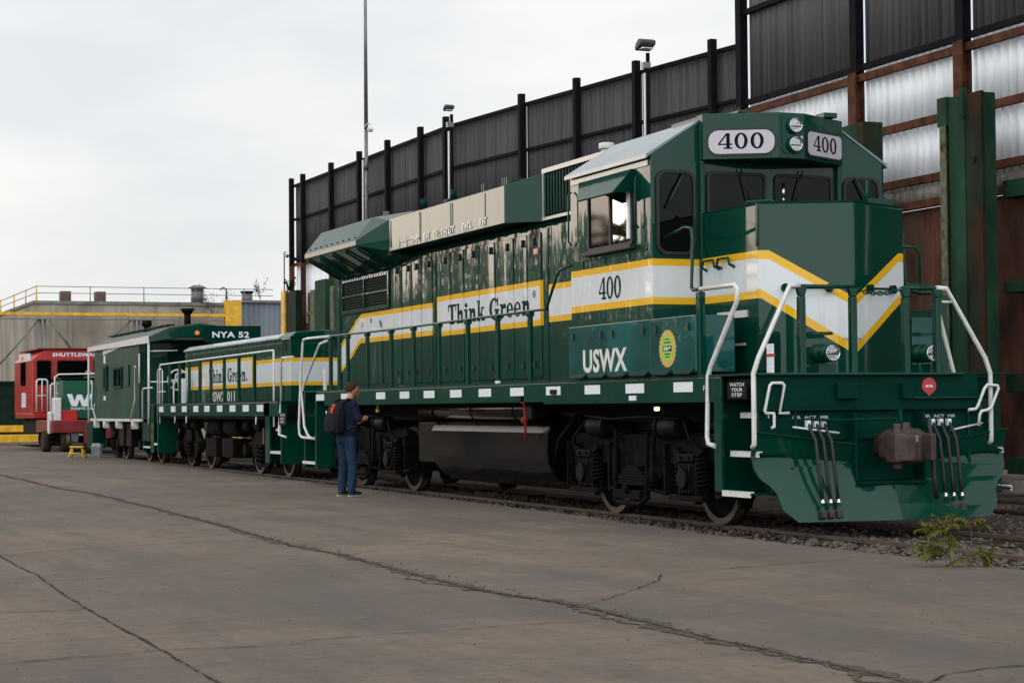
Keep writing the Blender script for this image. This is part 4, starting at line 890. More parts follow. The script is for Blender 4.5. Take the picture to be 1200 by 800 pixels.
# round-edged lime seal on the locker door
sc_ = [(.205+(.195+.014*(k % 2))*math.cos(a)*1.0, 1.925+(.195+.014*(k % 2))*math.sin(a)) for k, a in enumerate([math.pi*2*j/48 for j in range(48)])]
sl_ = MB().prism(sc_, 'Y', -1.5655, -1.568).build('round_seal', M_ORD, LO); MB().prism([(.205+.155*math.cos(a), 1.925+.155*math.sin(a)) for a in [math.pi*2*j/32 for j in range(32)]], 'Y', -1.568, -1.5695).build('seal_face', M_LIME, sl_)
B(.10, .31, -1.5705, -1.5695, 1.895, 1.955).build('seal_bar', M_INK, sl_); MB().box(.12, .15, -1.5718, -1.5708, 1.905, 1.945).box(.165, .205, -1.5718, -1.5708, 1.905, 1.945).box(.22, .235, -1.5718, -1.5708, 1.905, 1.945).box(.25, .285, -1.5718, -1.5708, 1.92, 1.945).build('seal_marks', M_WHT, sl_)
for z, w_ in ((2.02, .10), (1.985, .16), (1.86, .14), (1.83, .10)): B(.205-w_/2, .205+w_/2, -1.5702, -1.5695, z, z+.012).build('seal_line', M_GINK, sl_)

# ---- nose with its pointed front
NP = [(-.295, -.9), (1.03, -.9), (1.475, 0), (1.03, .9), (-.295, .9)]
MB().prism(NP, 'Z', 1.60, 3.432).build('nose', M_CAB, LO, .014)
MB().prism([(x*.985+.01, y*.985) for x, y in NP], 'Z', 3.434, 3.455).build('nose_top', M_GRS, LO)
for x, y in ((.72, -.80), (.98, -.62)): pass
MB().tube([(.55, -.80, 3.455), (.57, -.76, 3.50), (.80, -.60, 3.50), (.82, -.55, 3.455)], .018, 6).build('nose_grab', M_GR, LO)
MB().box(.93, 1.06, .45, .75, 3.457, 3.53).cyl((.98, .48, 3.62), 'Z', .022, .22).build('nose_valve', M_GR, LO, .006)
MB().tube([(1.035, -.915, 3.43), (1.04, -.92, 3.2), (1.035, -.915, 2.98)], .014, 6).build('sealant_strip', M_GEDGE, LO)
for s in (-1, 1):   # grab irons on the nose sides and facets
    for x0 in (-.13, .22): MB().tube([(x0, s*.90, 2.80), (x0, s*.965, 2.83), (x0+.03, s*.965, 2.90), (x0+.26, s*.965, 2.90), (x0+.29, s*.965, 2.83), (x0+.29, s*.90, 2.80)], .016, 6).build('grab_iron', M_GR, LO)
    a, b = Vector((1.03, s*.9, 0)), Vector((1.475, 0, 0)); u = (b-a).normalized(); n = Vector((u.y, -u.x, 0))*(1 if s < 0 else -1)
    def q(t, z, d): return a+u*t+n*d+Vector((0, 0, z))
    MB().cyl(q(.28, 2.54, .03), n, .045, .05).cyl(q(.74, 2.53, .03), n, .045, .05).tube([q(.28, 2.54, .05), q(.74, 2.53, .05)], .014, 6).build('facet_rail', M_GRS, LO)
    MB().loft([[q(.97, 2.0, .012), q(.97, 2.03, .012), q(.90, 2.03, .014), q(.90, 2.0, .014)], [q(.97, 2.0, .03), q(.97, 2.03, .03), q(.90, 2.03, .03), q(.90, 2.0, .03)]]).build('white_clip', M_WHT, LO)
    MB().box(.15, .80, s*.902, s*.93, 2.245, 2.32).build('white_ledge', M_WHT, LO)
    MB().box(.05, .74, s*.902, s*.918, 1.945, 1.972).build('thin_white_bar', M_WHT, LO)
    round_lamp(1.86, s*.60, 1.83, .085, LO, 'ditch_light', .16)
    MB().box(1.72, 1.90, s*.60-.10, s*.60+.10, 1.626, 1.72).tube([(1.7, s*.6, 1.83), (1.87, s*.6, 1.83)], .10, 18, .097).build('ditch_light_bracket', M_GR, LO)
    MB().box(1.60, 1.82, s*.60-.12, s*.60+.12, 2.02, 2.05).build('lamp_hood', M_GR, LO)
MB().box(1.50, 1.68, -1.20, -1.0, 1.63, 2.06).build('sand_box', M_GRS, LO, .03)
# chain and hooks at mid gate
def chain(pts, n, r=.035, name='safety_chain', m=M_GR, par=None):
    mb = MB()
    for i in range(n):
        t = i/(n-1); p = Vector(pts[0]).lerp(Vector(pts[1]), t); p.z -= 4*pts[2]*t*(1-t)
        d = Vector(pts[1])-Vector(pts[0]); d.normalize(); sd = Vector((1, 0, 0)) if i % 2 else Vector((0, 0, 1))
        P = [p+d*(r*math.cos(a))+sd*(r*.55*math.sin(a)) for a in [2*math.pi*k/8 for k in range(9)]]
        mb.tube(P, .007, 4)
    return mb.build(name, m, par or LO)
chain([(2.0, -.36, 2.50), (2.0, .27, 2.50), .06], 16)
# ---- end rails
RLY = [(-.96, 2.03), (-.36, 2.03), (.27, 2.03), (.65, 2.03)]
for y0, y1 in ((-.96, -.36), (.27, .65)):
    for y in (y0, y1):
        MB().box(1.97, 2.05, y-.034, y+.034, 1.60, 2.40).prism([(y-.034, 2.40), (y+.034, 2.40), (y+.06, 2.49), (y-.06, 2.49)], 'X', 1.985, 2.04).build('stanchion', M_GR, LO, .01)
    MB().tube([(2.01, y0-.03, 2.50), (2.01, y1+.03, 2.50)], .022, 8).build('end_rail', M_GR, LO)
MB().tube([(1.6, .72, 2.50), (1.6, .72, 2.9), (1.62, .66, 2.955), (1.68, .45, 2.955)], .018, 6).tube([(1.98, .30, 2.54), (1.98, .62, 2.52)], .012, 6).build('inner_rail', M_GR, LO)
for s, yy, yo in ((-1, -1.08, -1.53), (1, .74, 1.28)):
    MB().tube([(2.02, yy+s*-.1, 2.505), (2.03, yy+s*.02, 2.50), (2.04, yo-s*.06, 1.78), (2.04, yo, 1.62), (2.04, yo, 1.0), (2.04, yo+s*.0, .92), (2.0, yo, .885)], .026, 8).build('white_step_rail', M_WHT, LO)
MB().tube([(1.9, .70, 2.46), (1.9, .73, 2.32), (1.9, .93, 1.60), (1.9, .955, 1.30), (1.9, .96, 1.22)], .024, 8).build('white_inner_rail', M_WHT, LO)
MB().tube([(2.03, .70, 2.36), (2.03, .83, 2.36)], .014, 6).build('white_cross_bar', M_WHT, LO)
for s in (-1, 1):  # near-corner hand rail rising from the step, and its green post
    MB().box(.82, .90, s*(SY-.10), s*(SY-.02), 1.60, 2.50).build('stanchion', M_GR, LO, .01)
    if s < 0: MB().tube([(.86, s*1.50, 2.53), (1.62, s*1.50, 2.53), (1.68, s*1.50, 2.48), (1.66, s*1.50, 2.36), (1.14, s*1.53, 1.72), (1.11, s*1.55, 1.62), (1.11, s*1.57, .98), (1.14, s*1.57, .91), (1.28, s*1.57, .89)], .026, 8).build('white_step_rail', M_WHT, LO)
    MB().tube([(-.30, s*1.35, 3.16), (.0, s*1.33, 3.22), (.20, s*1.33, 3.25), (.34, s*1.33, 3.22), (.37, s*1.33, 3.12), (.37, s*1.35, 2.68), (.42, s*1.38, 2.58), (.55, s*1.42, 2.54), (.86, s*1.50, 2.53)], .021, 8).build('cab_door_rail', M_GR, LO)
# ---- corner steps
for s in (-1, 1):
    ym = SY
    st_ = MB().box(1.24, 1.40, s*ym, s*(ym-.04), .42, 1.598).box(1.24, 1.28, s*(ym-.04), s*.95, .42, 1.34).build('step_side', M_GR, LO, .008)
    MB().prism([(1.88, .42), (1.92, .42), (1.92, 1.36), (1.88, 1.36)], 'Y', s*(ym-.30), s*.95).build('step_front', M_GR, LO, .004)
    MB().prism([(1.40, .42), (2.00, .42), (2.00, 1.36), (1.40, 1.36)], 'Y', s*1.05, s*1.02).build('step_back', M_GR, LO)
    for z, y0, xa in ((.42, ym, 1.41), (.82, ym-.10, 1.41), (1.21, ym-.22, 1.41)):
        MB().box(xa, 1.995, s*y0, s*1.06, z-.012, z).build('step_tread', M_GRS, LO)
        e = MB().box(xa, 1.995, s*(y0+.004), s*(y0-.01), z-.035, z+.012)
        for k in range(12): e.box(xa+k*.05, xa+k*.05+.025, s*(y0+.003), s*(y0-.05), z+.013, z+.024)
        e.build('white_step_edge', M_WHT, LO)
sg = B(1.50, 1.90, -1.535, -1.52, 1.375, 1.545).build('warning_sign', M_INK, LO)
for k, t in enumerate(('WATCH', 'YOUR', 'STEP')):
    wd = (.30, .24, .22)[k]; font_text(t, (1.70-wd/2, -1.5362, 1.498-k*.052), (1, 0, 0), (0, 0, 1), wd, .036, M_WHT, sg, .02)
font_text('F', (1.02, -1.5625, 1.46), (1, 0, 0), (0, 0, 1), .035, .055, M_WHT, LO, .02)
B(1.9, 1.98, -1.30, -1.26, 1.63, 1.92).build('white_tag', M_REFL, LO); B(1.9, 1.985, -1.305, -1.255, 1.79, 1.82).build('red_tag_band', M_RED, LO)
# ---- pilot: end sheet, plow, hoses, coupler
MB().prism([(2.0, -1.49), (2.05, -1.49), (2.05, 1.12), (2.0, 1.12)], 'Z', 1.245, 1.60).build('end_sheet', M_GRS, LO, .008)
MB().box(1.95, 2.10, -1.50, .92, 1.602, 1.628).box(1.95, 2.10, .30, 1.12, 1.36, 1.375).build('anticlimber', M_GR, LO, .006)
MB().box(1.93, 1.98, -1.44, 1.40, .95, 1.243).build('pilot_plate', M_GRS, LO, .006)
for y, w0 in ((-.48, .25), (.22, .12)): MB().box(2.05, 2.12, y-w0/2, y+w0/2, 1.36, 1.52).build('uncoupling_bracket', M_GRS, LO, .01)
B(2.05, 2.055, -1.12, -.55, 1.285, 1.29).build('weld_line', M_GRS, LO)
MB().prism([(.51+.085*math.cos(a), 1.49+.085*math.sin(a)) for a in [R(-35+k*10) for k in range(26)]]+[(.51, 1.385)], 'X', 2.052, 2.062).build('red_decal', M_RED, LO); MB().box(2.0625, 2.064, .468, .505, 1.475, 1.50).box(2.0625, 2.064, .515, .552, 1.475, 1.50).build('decal_writing', M_WHT, LO)
for s in (-1, 1):  # white bent grab irons on the pilot corners
    P = [(-1.16, 1.225), (-1.27, 1.225), (-1.21, 1.50), (-1.235, 1.525), (-1.35, 1.525), (-1.375, 1.50), (-1.435, 1.25), (-1.42, 1.225), (-1.335, 1.225), (-1.33, 1.20), (-1.33, 1.09), (-1.36, 1.08)] if s < 0 else \
        [(.97, 1.24), (1.05, 1.245), (1.08, 1.27), (1.17, 1.46), (1.21, 1.50), (1.33, 1.49), (1.345, 1.46), (1.25, 1.26), (1.20, 1.235), (1.13, 1.225), (1.105, 1.19), (1.09, 1.07)]
    MB().tube([(2.09, y, z) for y, z in P], .017, 7).build('white_grab_iron', M_WHT, LO)
def plow():
    zs = [(1.03, -.02), (.80, .075), (.55, .085), (.30, .12), (.14, .20)]
    for s in (-1, 1):
        for k in range(len(zs)-1):
            pass
    def surf(y, z, dx):  # V in plan, curling forward at the foot
        return 2.10-abs(y)*.10+dx
    def outline(z): # half width by height: notched outer edge
        return 1.50
    H = [(0, 1.50), (.8, 1.50), (.62, 1.49), (.54, 1.43), (.50, 1.36), (.42, 1.30), (.26, 1.27), (.14, 1.13)]
    o = None
    for s in (-1, 1):
        mb = MB()
        # outer wing: outline polygon sampled into strips between |y|=.42 and the notched edge
        rows = [(1.03, 1.50, .05), (.80, 1.50, -.02), (.66, 1.49, .02), (.55, 1.43, .06), (.50, 1.36, .08), (.42, 1.30, .11), (.26, 1.27, .17), (.14, 1.13, .22)]
        yi = .40
        for (za, ya, da), (zb, yb, db) in zip(rows, rows[1:]):
            ka, kb = (.14 if za > 1 else .08 if za > .7 else 0), (.08 if zb > .7 else 0)    # the edges drop toward the coupler
            F = [(surf(ya, za, da), s*ya, za), (surf(yi, za, da), s*yi, za-ka), (surf(yi, zb, db), s*yi, zb-kb), (surf(yb, zb, db), s*yb, zb)]
            mb.loft([F, [(x-.03, y, z) for x, y, z in F]])
        mb.build('plow_wing', M_CAB, LO, .0)
        MB().loft([[(surf(y, 1, 0)+dx, s*y, zz+dz) for dx, dz in ((-.0, .002), (.08, .002), (.08, .018), (-.0, .018))] for y, zz in ((1.50, 1.03), (.42, .892))]).build('plow_flange', M_GR, LO)
    rows = [(.52, .072), (.30, .155), (.14, .22)]; mb = MB()
    for (za, da), (zb, db) in zip(rows, rows[1:]):
        for s in (-1, 1):
            F = [(surf(.40, za, da), s*.40, za), (surf(0, za, da), 0, za), (surf(0, zb, db), 0, zb), (surf(.40, zb, db), s*.40, zb)]; mb.loft([F, [(x-.03, y, z) for x, y, z in F]])
    mb.build('plow_centre', M_CAB, LO)
    MB().box(1.80, 2.20, -.42, .40, .50, .53).box(1.85, 2.14, -.43, -.40, .53, 1.22).box(1.85, 2.14, .38, .41, .53, 1.22).box(1.70, 1.95, -.42, .40, .53, 1.25).build('coupler_pocket', M_GRS, LO, .006)
plow()
cp = MB().box(1.6, 2.2, -.10, .10, .80, 1.0).loft([[(x, y0+y*w_, .88+z*h_) for y, z in ((-1, -.6), (-.6, -1), (.6, -1), (1, -.6), (1, .6), (.6, 1), (-.6, 1), (-1, .6))] for x, y0, w_, h_ in ((2.10, 0, .12, .13), (2.22, 0, .21, .17), (2.40, .02, .24, .18), (2.46, .03, .18, .15))]).loft([[(x, y0+y*w_, .87+z*h_) for y, z in ((-1, -1), (1, -1), (1, 1), (-1, 1))] for x, y0, w_, h_ in ((2.36, -.13, .09, .15), (2.52, -.13, .08, .15), (2.60, -.07, .05, .13), (2.60, -.02, .03, .12))]).loft([[(x, .20+y*w_, .87+z*.14) for y, z in ((-1, -1), (1, -1), (1, 1), (-1, 1))] for x, w_ in ((2.38, .09), (2.60, .03))]).cyl((2.44, -.13, .88), 'Z', .045, .46).cyl((2.30, .05, 1.05), 'Z', .06, .14).build('coupler', M_COUP, LO)
remesh_later = [(cp, .014, 3)]
MB().box(2.452, 2.475, .0, .10, .92, .99).build('cast_plate', mat('pale_cast', (.22, .19, .17), .7), cp, .006)
MB().tube([(2.1, -.95, 1.16), (2.16, -.7, 1.15), (2.3, -.05, 1.16), (2.4, -.06, 1.06)], .014, 6).tube([(2.3, .0, 1.25), (2.33, .0, 1.0)], .022, 6).build('uncoupling_lever', M_GRS, LO)
def hose(y, lean, x=2.10, par=LO, z1=.27):
    h = MB().tube([(x, y, 1.12), (x+.05, y+lean*.1, 1.04), (x+.10, y+lean*.3, .95), (x+.13, y+lean*.7, .55), (x+.13, y+lean, z1+.05)], .019, 7).build('air_hose', M_RUB, par)
    MB().cyl((x+.13, y+lean, z1+.06), 'Z', .024, .07).build('hose_clamp', M_CHR, h); MB().loft([[(x+.13+dx, y+lean+dy, z1-.02-k*.07) for dx, dy in ((-.03, -.03), (.03, -.03), (.03, .04), (-.03, .04))] for k in (0, 1)]).build('glad_hand', M_COUP, h, .01)
    MB().box(x-.03, x+.02, y-.02, y+.02, 1.08, 1.15).build('cock', M_REFL, h)
for y in (-.95, -.86, -.77): hose(y, .08)
for y in (.55, .65, .75): hose(y, .06, 2.05, z1=.30)
MB().tube([(2.2, .40, 1.14), (2.24, .42, .9), (2.26, .42, .55), (2.26, .45, .34)], .026, 8).build('long_hose', M_RUB, LO)
MB().tube([(2.09, -1.12, 1.085), (2.16, -.63, 1.02)], .012, 6).build('white_hose_bar', M_WHT, LO); MB().tube([(2.03, .78, 1.03), (2.0, 1.20, 1.10)], .012, 6).build('white_hose_bar', M_WHT, LO)
font_text('MR  ACT  MR', (1.982, -1.06, 1.165), (0, 1, 0), (0, 0, 1), .42, .03, M_WHT, LO, .02); font_text('MR  ACT  MR', (1.982, .48, 1.165), (0, 1, 0), (0, 0, 1), .40, .03, M_WHT, LO, .02)
# ---- side hand rails
for s in (-1, 1):
    MB().tube([(-12.75, s*1.5, 2.54), (-9.5, s*1.5, 2.52), (-3.32, s*1.5, 2.53), (-2.95, s*1.5, 2.94), (-2.86, s*1.5, 2.99), (-2.52, s*1.5, 3.02)], .019, 8).build('hand_rail', M_GR, LO)
    for x in (-12.73, -11.75, -10.69, -9.47, -8.42, -7.29, -6.11, -4.98, -3.85):
        MB().box(x-.04, x+.04, s*1.475, s*1.525, 1.60, 2.46).box(x-.05, x+.05, s*1.46, s*1.54, 2.46, 2.515).build('stanchion', M_GR, LO, .006)
    MB().tube([(-12.77, s*1.5, 2.54), (-14.2, s*1.5, 2.55), (-14.42, s*1.5, 2.54), (-14.48, s*1.5, 2.46), (-14.48, s*1.55, 1.6), (-14.50, s*1.57, 1.02), (-14.46, s*1.57, .86), (-14.30, s*1.57, .81), (-13.6, s*1.57, .80)], .023, 8).build('white_step_rail', M_WHT, LO)
    MB().tube([(-12.95, s*1.5, 2.47), (-13.38, s*1.5, 2.43), (-13.5, s*1.5, 2.36), (-14.3, s*1.53, 1.74), (-14.38, s*1.55, 1.6), (-14.15, s*1.57, 1.0), (-13.9, s*1.57, .84), (-13.7, s*1.57, .80)], .023, 8).build('white_step_rail', M_WHT, LO)
    # rear corner steps
    MB().box(-13.52, -13.44, s*SY, s*1.0, .28, 1.44).box(-14.42, -14.36, s*1.5, s*1.0, .28, 1.44).box(-14.36, -13.52, s*1.12, s*1.08, .28, 1.44).build('rear_steps', M_GR, LO, .008)
    for z, y in ((.38, 1.55), (.80, 1.42), (1.20, 1.3)): MB().box(-14.34, -13.54, s*y, s*1.13, z-.01, z).build('step_tread', M_GRS, LO); MB().box(-14.34, -13.54, s*(y+.004), s*(y-.01), z-.03, z+.02).build('white_step_edge', M_WHT, LO)
    MB().box(-13.05, -13.0, s*1.50, s*1.54, 1.6, 2.0).build('white_tag', M_REFL, LO)
MB().box(-14.62, -14.5, -1.45, 1.45, 1.0, 1.60).build('rear_end_sheet', M_GRS, LO)
MB().box(-14.5, -12.7, -1.05, 1.05, 1.36, 1.44).build('rear_underframe', M_BLK, LO)
MB().box(-15.45, -14.6, -.10, .10, .78, .98).box(-15.45, -15.1, -.2, .2, .72, 1.02).build('rear_coupler', M_COUP, LO, .02)
B(-5.02, -4.9, -1.53, -1.50, 1.625, 1.66).build('warm_marker', M_REFL, LO)
# ---- under the frame: trucks, tank, reservoirs
loco_truck(LO, -1.37); loco_truck(LO, -11.73)
tp = [(-1.42, .78), (-1.42, .98), (-1.37, 1.06), (-1.26, 1.11), (-1.0, 1.13), (1.0, 1.13), (1.26, 1.11), (1.37, 1.06), (1.42, .98), (1.42, .78), (1.40, .62), (1.34, .48), (1.24, .36), (1.08, .27), (.9, .24), (-.9, .24), (-1.08, .27), (-1.24, .36), (-1.34, .48), (-1.40, .62)]
MB().prism(tp, 'X', -7.9, -3.55).build('fuel_tank', M_BLKG, LO, .02)
for s in (-1, 1):
    MB().cyl((-6.5, s*1.18, 1.27), 'X', .155, 4.5, 24).build('air_reservoir', M_BLKG, LO, .01)
    for x in (-8.1, -6.5, -4.9): MB().cyl((x, s*1.18, 1.27), 'X', .162, .04, 24).build('tank_strap', M_BLK, LO)
    MB().box(-8.8, -8.0, s*.9, s*1.30, .50, 1.10).box(-4.15, -3.95, s*1.2, s*1.45, 1.15, 1.33).build('equipment_box', M_BLK, LO, .02)
    MB().tube([(-4.0, s*1.52, 1.44), (-4.0, s*1.53, 1.30)], .02, 6).box(-4.05, -3.95, s*1.50, s*1.56, 1.36, 1.44).tube([(-4.0, s*1.53, 1.30), (-3.97, s*1.53, 1.12), (-3.97, s*1.53, .88)], .018, 6).sphere((-4.0, s*1.53, 1.14), .05).build('red_cutoff_pull', mat('faded_red', (.20, .020, .015), .7), LO)
    MB().tube([(-3.9, s*1.1, 1.25), (-3.2, s*1.2, 1.2), (-2.8, s*1.1, 1.3)], .03, 6).tube([(-3.6, s*1.3, .5), (-3.3, s*1.35, .9), (-3.1, s*1.2, 1.2)], .025, 6).build('pipes', M_BLK, LO)
    MB().tube([(-10.3, s*1.45, 1.40), (-10.3, s*1.46, 1.30)], .015, 6).cyl((-10.3, s*1.46, 1.27), 'Z', .03, .05).build('drain_cock', M_YEL, LO)
    MB().cyl((-.62, s*1.30, 1.275), 'Y', .022, .05).build('step_light', M_STEPL, LO)
MB().box(-12.8, 1.2, -.9, .9, 1.12, 1.358).build('frame_bottom', M_BLK, LO)

# ================================================================== SLUG UNIT
SL = thing('slug_unit', (-22, 0, 0), 'low green cabless locomotive with a silver topped hood coupled behind the big one', 'locomotive')
MB().box(-27.5, -15.9, -1.40, 1.40, 1.12, 1.40).build('underframe', M_BLK, SL, .01)
for s in (-1, 1):
    MB().box(-27.1, -16.2, s*1.5, s*1.45, 1.18, 1.44).build('side_sill', M_GR, SL, .006); MB().box(-27.6, -15.9, s*.8, s*1.498, 1.442, 1.465).build('walkway', M_GRS, SL)
    for x in (-26.7, -25.37, -24.2, -23.04, -21.98, -20.81, -19.70, -18.61, -17.5): MB().box(x-.24, x+.24, s*1.504, s*1.501, 1.27, 1.40).build('reflector', M_REFL, SL)
MB().prism([(-.82, 1.46), (-.82, 2.70), (-.70, 2.78), (.70, 2.78), (.82, 2.70), (.82, 1.46)], 'X', -28.1+.9, -17.8).build('hood', M_SLUG, SL, .015)
MB().prism([(-.845, 2.70), (-.845, 2.73), (-.70, 2.81), (.70, 2.81), (.845, 2.73), (.845, 2.70), (.70, 2.785), (-.70, 2.785)], 'X', -27.24, -18.55).build('hood_roof', mat('silver_roof', (.30, .36, .37), .35, noise=(3, .3, (1, 3, 1)), coat=.3, dirt=((.42, .36, .24), 3, .60)), SL)
MB().prism([(-.84, 2.70), (-.70, 2.82), (-.2, 2.86), (.2, 2.86), (.70, 2.82), (.84, 2.70)], 'X', -18.54, -17.77).build('hood_end_roof', M_GR, SL, .02)
for i in range(13):
    x = -27.1+i*.68
    for s in (-1, 1):
        d = MB().box(x, x+.66, s*.822, s*.836, 1.50, 2.62).build('hood_door', M_SLUG, SL, .004); MB().box(x+.3, x+.34, s*.837, s*.855, 2.48, 2.56).build('latch', M_RUB, d)
for s in (-1, 1): MB().box(-18.15, -18.05, s*.822, s*.84, 2.45, 2.62).box(-18.4, -17.95, s*.822, s*.83, 2.64, 2.66).build('side_fitting', M_GR, SL)
glyph_text('Think Green.', (-24.65, -.8375, 1.915), (1, 0, 0), (0, 0, 1), (0, -1, 0), 3.55, .30, M_GINK, SL)
font_text('USWX 011', (-24.55, -.8375, 1.49), (1, 0, 0), (0, 0, 1), 2.35, .225, M_WHT, SL, .03)
for x0 in (-.55, .1): MB().box(-17.798, -17.785, x0, x0+.5, 1.55, 2.6).build('end_door', M_SLUG, SL, .004)
for s in (-1, 1):
    y = s*1.45
    P = [(-27.1, y, 1.0), (-27.1, y, 2.33), (-27.04, y, 2.39), (-16.75, y, 2.42), (-16.66, y, 2.42), (-16.66, y, .98)]
    MB().tube(P, .020, 6).build('white_hand_rail', M_WHT, SL)
    for x in (-26.0, -24.9, -23.9, -22.85, -21.8, -20.6, -19.35, -18.1): MB().box(x-.045, x+.045, y-.025, y+.025, 1.46, 2.38).build('stanchion', M_GR, SL)
    MB().tube([(-16.14, y, 1.46), (-16.13, y*1.03, .95), (-16.08, y*1.04, .84), (-15.6, y*1.04, .80)], .022, 6).tube([(-16.14, y, 1.46), (-16.14, y, 2.18), (-16.05, y, 2.26), (-15.3, y, 2.26)], .022, 6).build('white_step_rail', M_WHT, SL)
    MB().tube([(-27.35, y, 1.0), (-27.35, y, 2.2), (-27.25, y, 2.28), (-26.9, y, 2.28)], .018, 6).tube([(-27.3, y, 1.75), (-26.5, y, 1.75)], .013, 6).tube([(-26.8, y, 1.46), (-26.8, y, 2.25)], .013, 6).build('white_step_rail', M_WHT, SL)
    for x0, x1 in ((-17.2, -15.95), (-28.0, -27.1)):
        MB().box(x0, x0+.08, s*1.5, s*1.0, .30, 1.44).box(x1-.06, x1, s*1.5, s*1.0, .30, 1.44).box(x0+.08, x1-.06, s*1.08, s*1.02, .30, 1.44).box(x0, x0+.38, s*1.5, s*1.46, .3, 1.44).build('corner_steps', M_GR, SL, .006)
        for z, yy in ((.50, 1.49), (.92, 1.38)): MB().box(x0+.40, x1-.08, s*yy, s*1.1, z-.02, z+.03).build('white_step_edge', M_WHT, SL)
MB().tube([(-26.2, -1.30, 1.85), (-26.2, -1.25, 2.15), (-26.2, -1.0, 2.22), (-26.2, -1.0, 1.5)], .02, 6).build('brake_staff', M_WHT, SL)
MB().tube([(-26.45, -1.15+.24*math.cos(a), 2.02+.24*math.sin(a)) for a in [2*math.pi*k/20 for k in range(21)]], .02, 6).tube([(-26.45, -1.39, 2.02), (-26.45, -.91, 2.02)], .014, 5).tube([(-26.45, -1.15, 1.78), (-26.45, -1.15, 2.26)], .014, 5).cyl((-26.45, -1.15, 2.02), 'X', .05, .04).build('brake_wheel', M_WHT, SL); B(-26.35, -26.28, -1.10, -1.0, 1.47, 2.05).build('white_box', M_REFL, SL, .01)
sg = B(-16.12, -15.62, -1.50, -1.485, 1.02, 1.24).build('warning_sign', M_INK, SL)
for k, t in enumerate(('WATCH', 'YOUR', 'STEP')): font_text(t, (-16.03, -1.502, 1.18-k*.065), (1, 0, 0), (0, 0, 1), (.34, .27, .25)[k], .045, M_WHT, sg, .02)
MB().cyl((-16.2, -1.40, .93), 'Y', .06, .05).build('step_light', M_STEPL, SL)
cheap_truck(SL, -25.4, 2.0, .48, 1.02); cheap_truck(SL, -18.93, 2.2, .48, 1.02)
for x in (-22.9, -21.4): MB().cyl((x, -.95, .95), 'X', .22, 1.1, 18).box(x-.5, x+.5, -1.2, -.7, .30, .70).build('equipment', M_DRT, SL, .02)
B(-18.5, -17.6, -1.20, -1.08, .62, .95).build('brown_box', mat('brown_cover', (.10, .07, .055), .7, noise=(4, .3)), SL, .02)
for x in (-26.3, -25.4, -24.6, -19.8, -18.9, -18.0): MB().cyl((x, -1.12, .98), 'X', .11, .42, 12).build('brake_cylinder', M_DRT, SL, .01)
for x in (-25.3, -24.1, -17.9): MB().tube([(x, -1.47, 1.18), (x, -1.48, 1.02)], .018, 5).build('white_pipe_end', M_WHT, SL)
MB().box(-28.3, -27.6, -.12, .12, .8, 1.0).box(-15.9, -15.5, -.12, .12, .8, 1.0).build('coupler', M_COUP, SL, .02)

# ================================================================== CABOOSE
KB = thing('caboose', (-33, 0, 0), 'old green caboose with white roof edge, end porch and lettering NYA 52', 'caboose')
M_CAB2 = mat('caboose_green', (.002, .045, .028), .5, spec=.15, noise=(1.2, .35, (1, 1, .5)), dirt=((.020, .048, .034), 1.4, .56, (1, 1, .5)), coat=.2, bump=(1.0, .012))
HWK = 1.28
prof = [(-HWK, 3.06), (-HWK, 3.14), (-.75, 3.38), (0, 3.50), (.75, 3.38), (HWK, 3.14), (HWK, 3.06)]
MB().box(-37.2, -30.7, -HWK+.04, HWK-.04, 1.12, 3.058).build('body', M_CAB2, KB, .01)
MB().prism(prof, 'X', -38.0, -29.25).build('roof', mat('caboose_roof', (.020, .040, .030), .5, noise=(2, .3)), KB, .01)
MB().prism([(-HWK+.02, 3.0), (-HWK+.02, 3.10), (-.75, 3.34), (0, 3.455), (.75, 3.34), (HWK-.02, 3.10), (HWK-.02, 3.0), (.5, 3.14), (-.5, 3.14)], 'X', -29.248, -29.20).build('roof_end', M_GR, KB, .004)
B(-29.19, -29.17, .10, 1.55, 3.00, 3.42).build('name_board', M_GINK, KB)
font_text('NYA 52', (-29.165, .30, 3.12), (0, 1, 0), (0, 0, 1), .95, .155, M_REFL, KB, .03)
MB().cyl((-29.18, -.08, 3.24), 'X', .055, .04).build('marker_lamp', M_ORNG, KB)
MB().loft([[(x, -HWK-.01, z0), (x, -HWK-.03, z0), (x, -HWK-.03, z1), (x, -HWK-.01, z1)] for x, z0, z1 in ((-38.0, 3.02, 3.14), (-29.22, 2.98, 3.16))]).build('white_roof_edge', M_WHT, KB)
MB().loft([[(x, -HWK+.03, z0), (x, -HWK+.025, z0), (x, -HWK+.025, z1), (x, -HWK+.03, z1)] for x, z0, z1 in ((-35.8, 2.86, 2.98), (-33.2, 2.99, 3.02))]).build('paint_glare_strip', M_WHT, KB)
MB().cyl((-31.1, .1, 3.62), 'Z', .09, .40).tube([(-31.1, .1, 3.80), (-31.1, .1, 3.94)], .10, 12, .20).build('stove_pipe', M_BLK, KB)
MB().cyl((-35.4, -.1, 3.55), 'Z', .09, .3).cyl((-35.4, -.1, 3.74), 'Z', .14, .16).build('roof_vent', M_BLK, KB)
mb = MB()
for i in range(12): mb.box(-37.8+i*.7, -37.3+i*.7, -.75, -.55, 3.44, 3.47)
mb.build('roof_walk', M_GRS, KB)
def kwin(x0, x1, z0, z1):
    g = MB(); ring_frame(g, [(x0-.06, z0-.06), (x1+.06, z0-.06), (x1+.06, z1+.06), (x0-.06, z1+.06)], [(x0, z0), (x1, z0), (x1, z1), (x0, z1)], 'Y', -HWK+.035, -HWK-.01)
    w = g.build('window', M_GRS, KB); B(x0, x1, -HWK+.03, -HWK+.02, z0, z1).build('glass', M_GLASS, w); B((x0+x1)/2-.02, (x0+x1)/2+.02, -HWK+.018, -HWK, z0, z1).build('mullion', M_RUB, w)
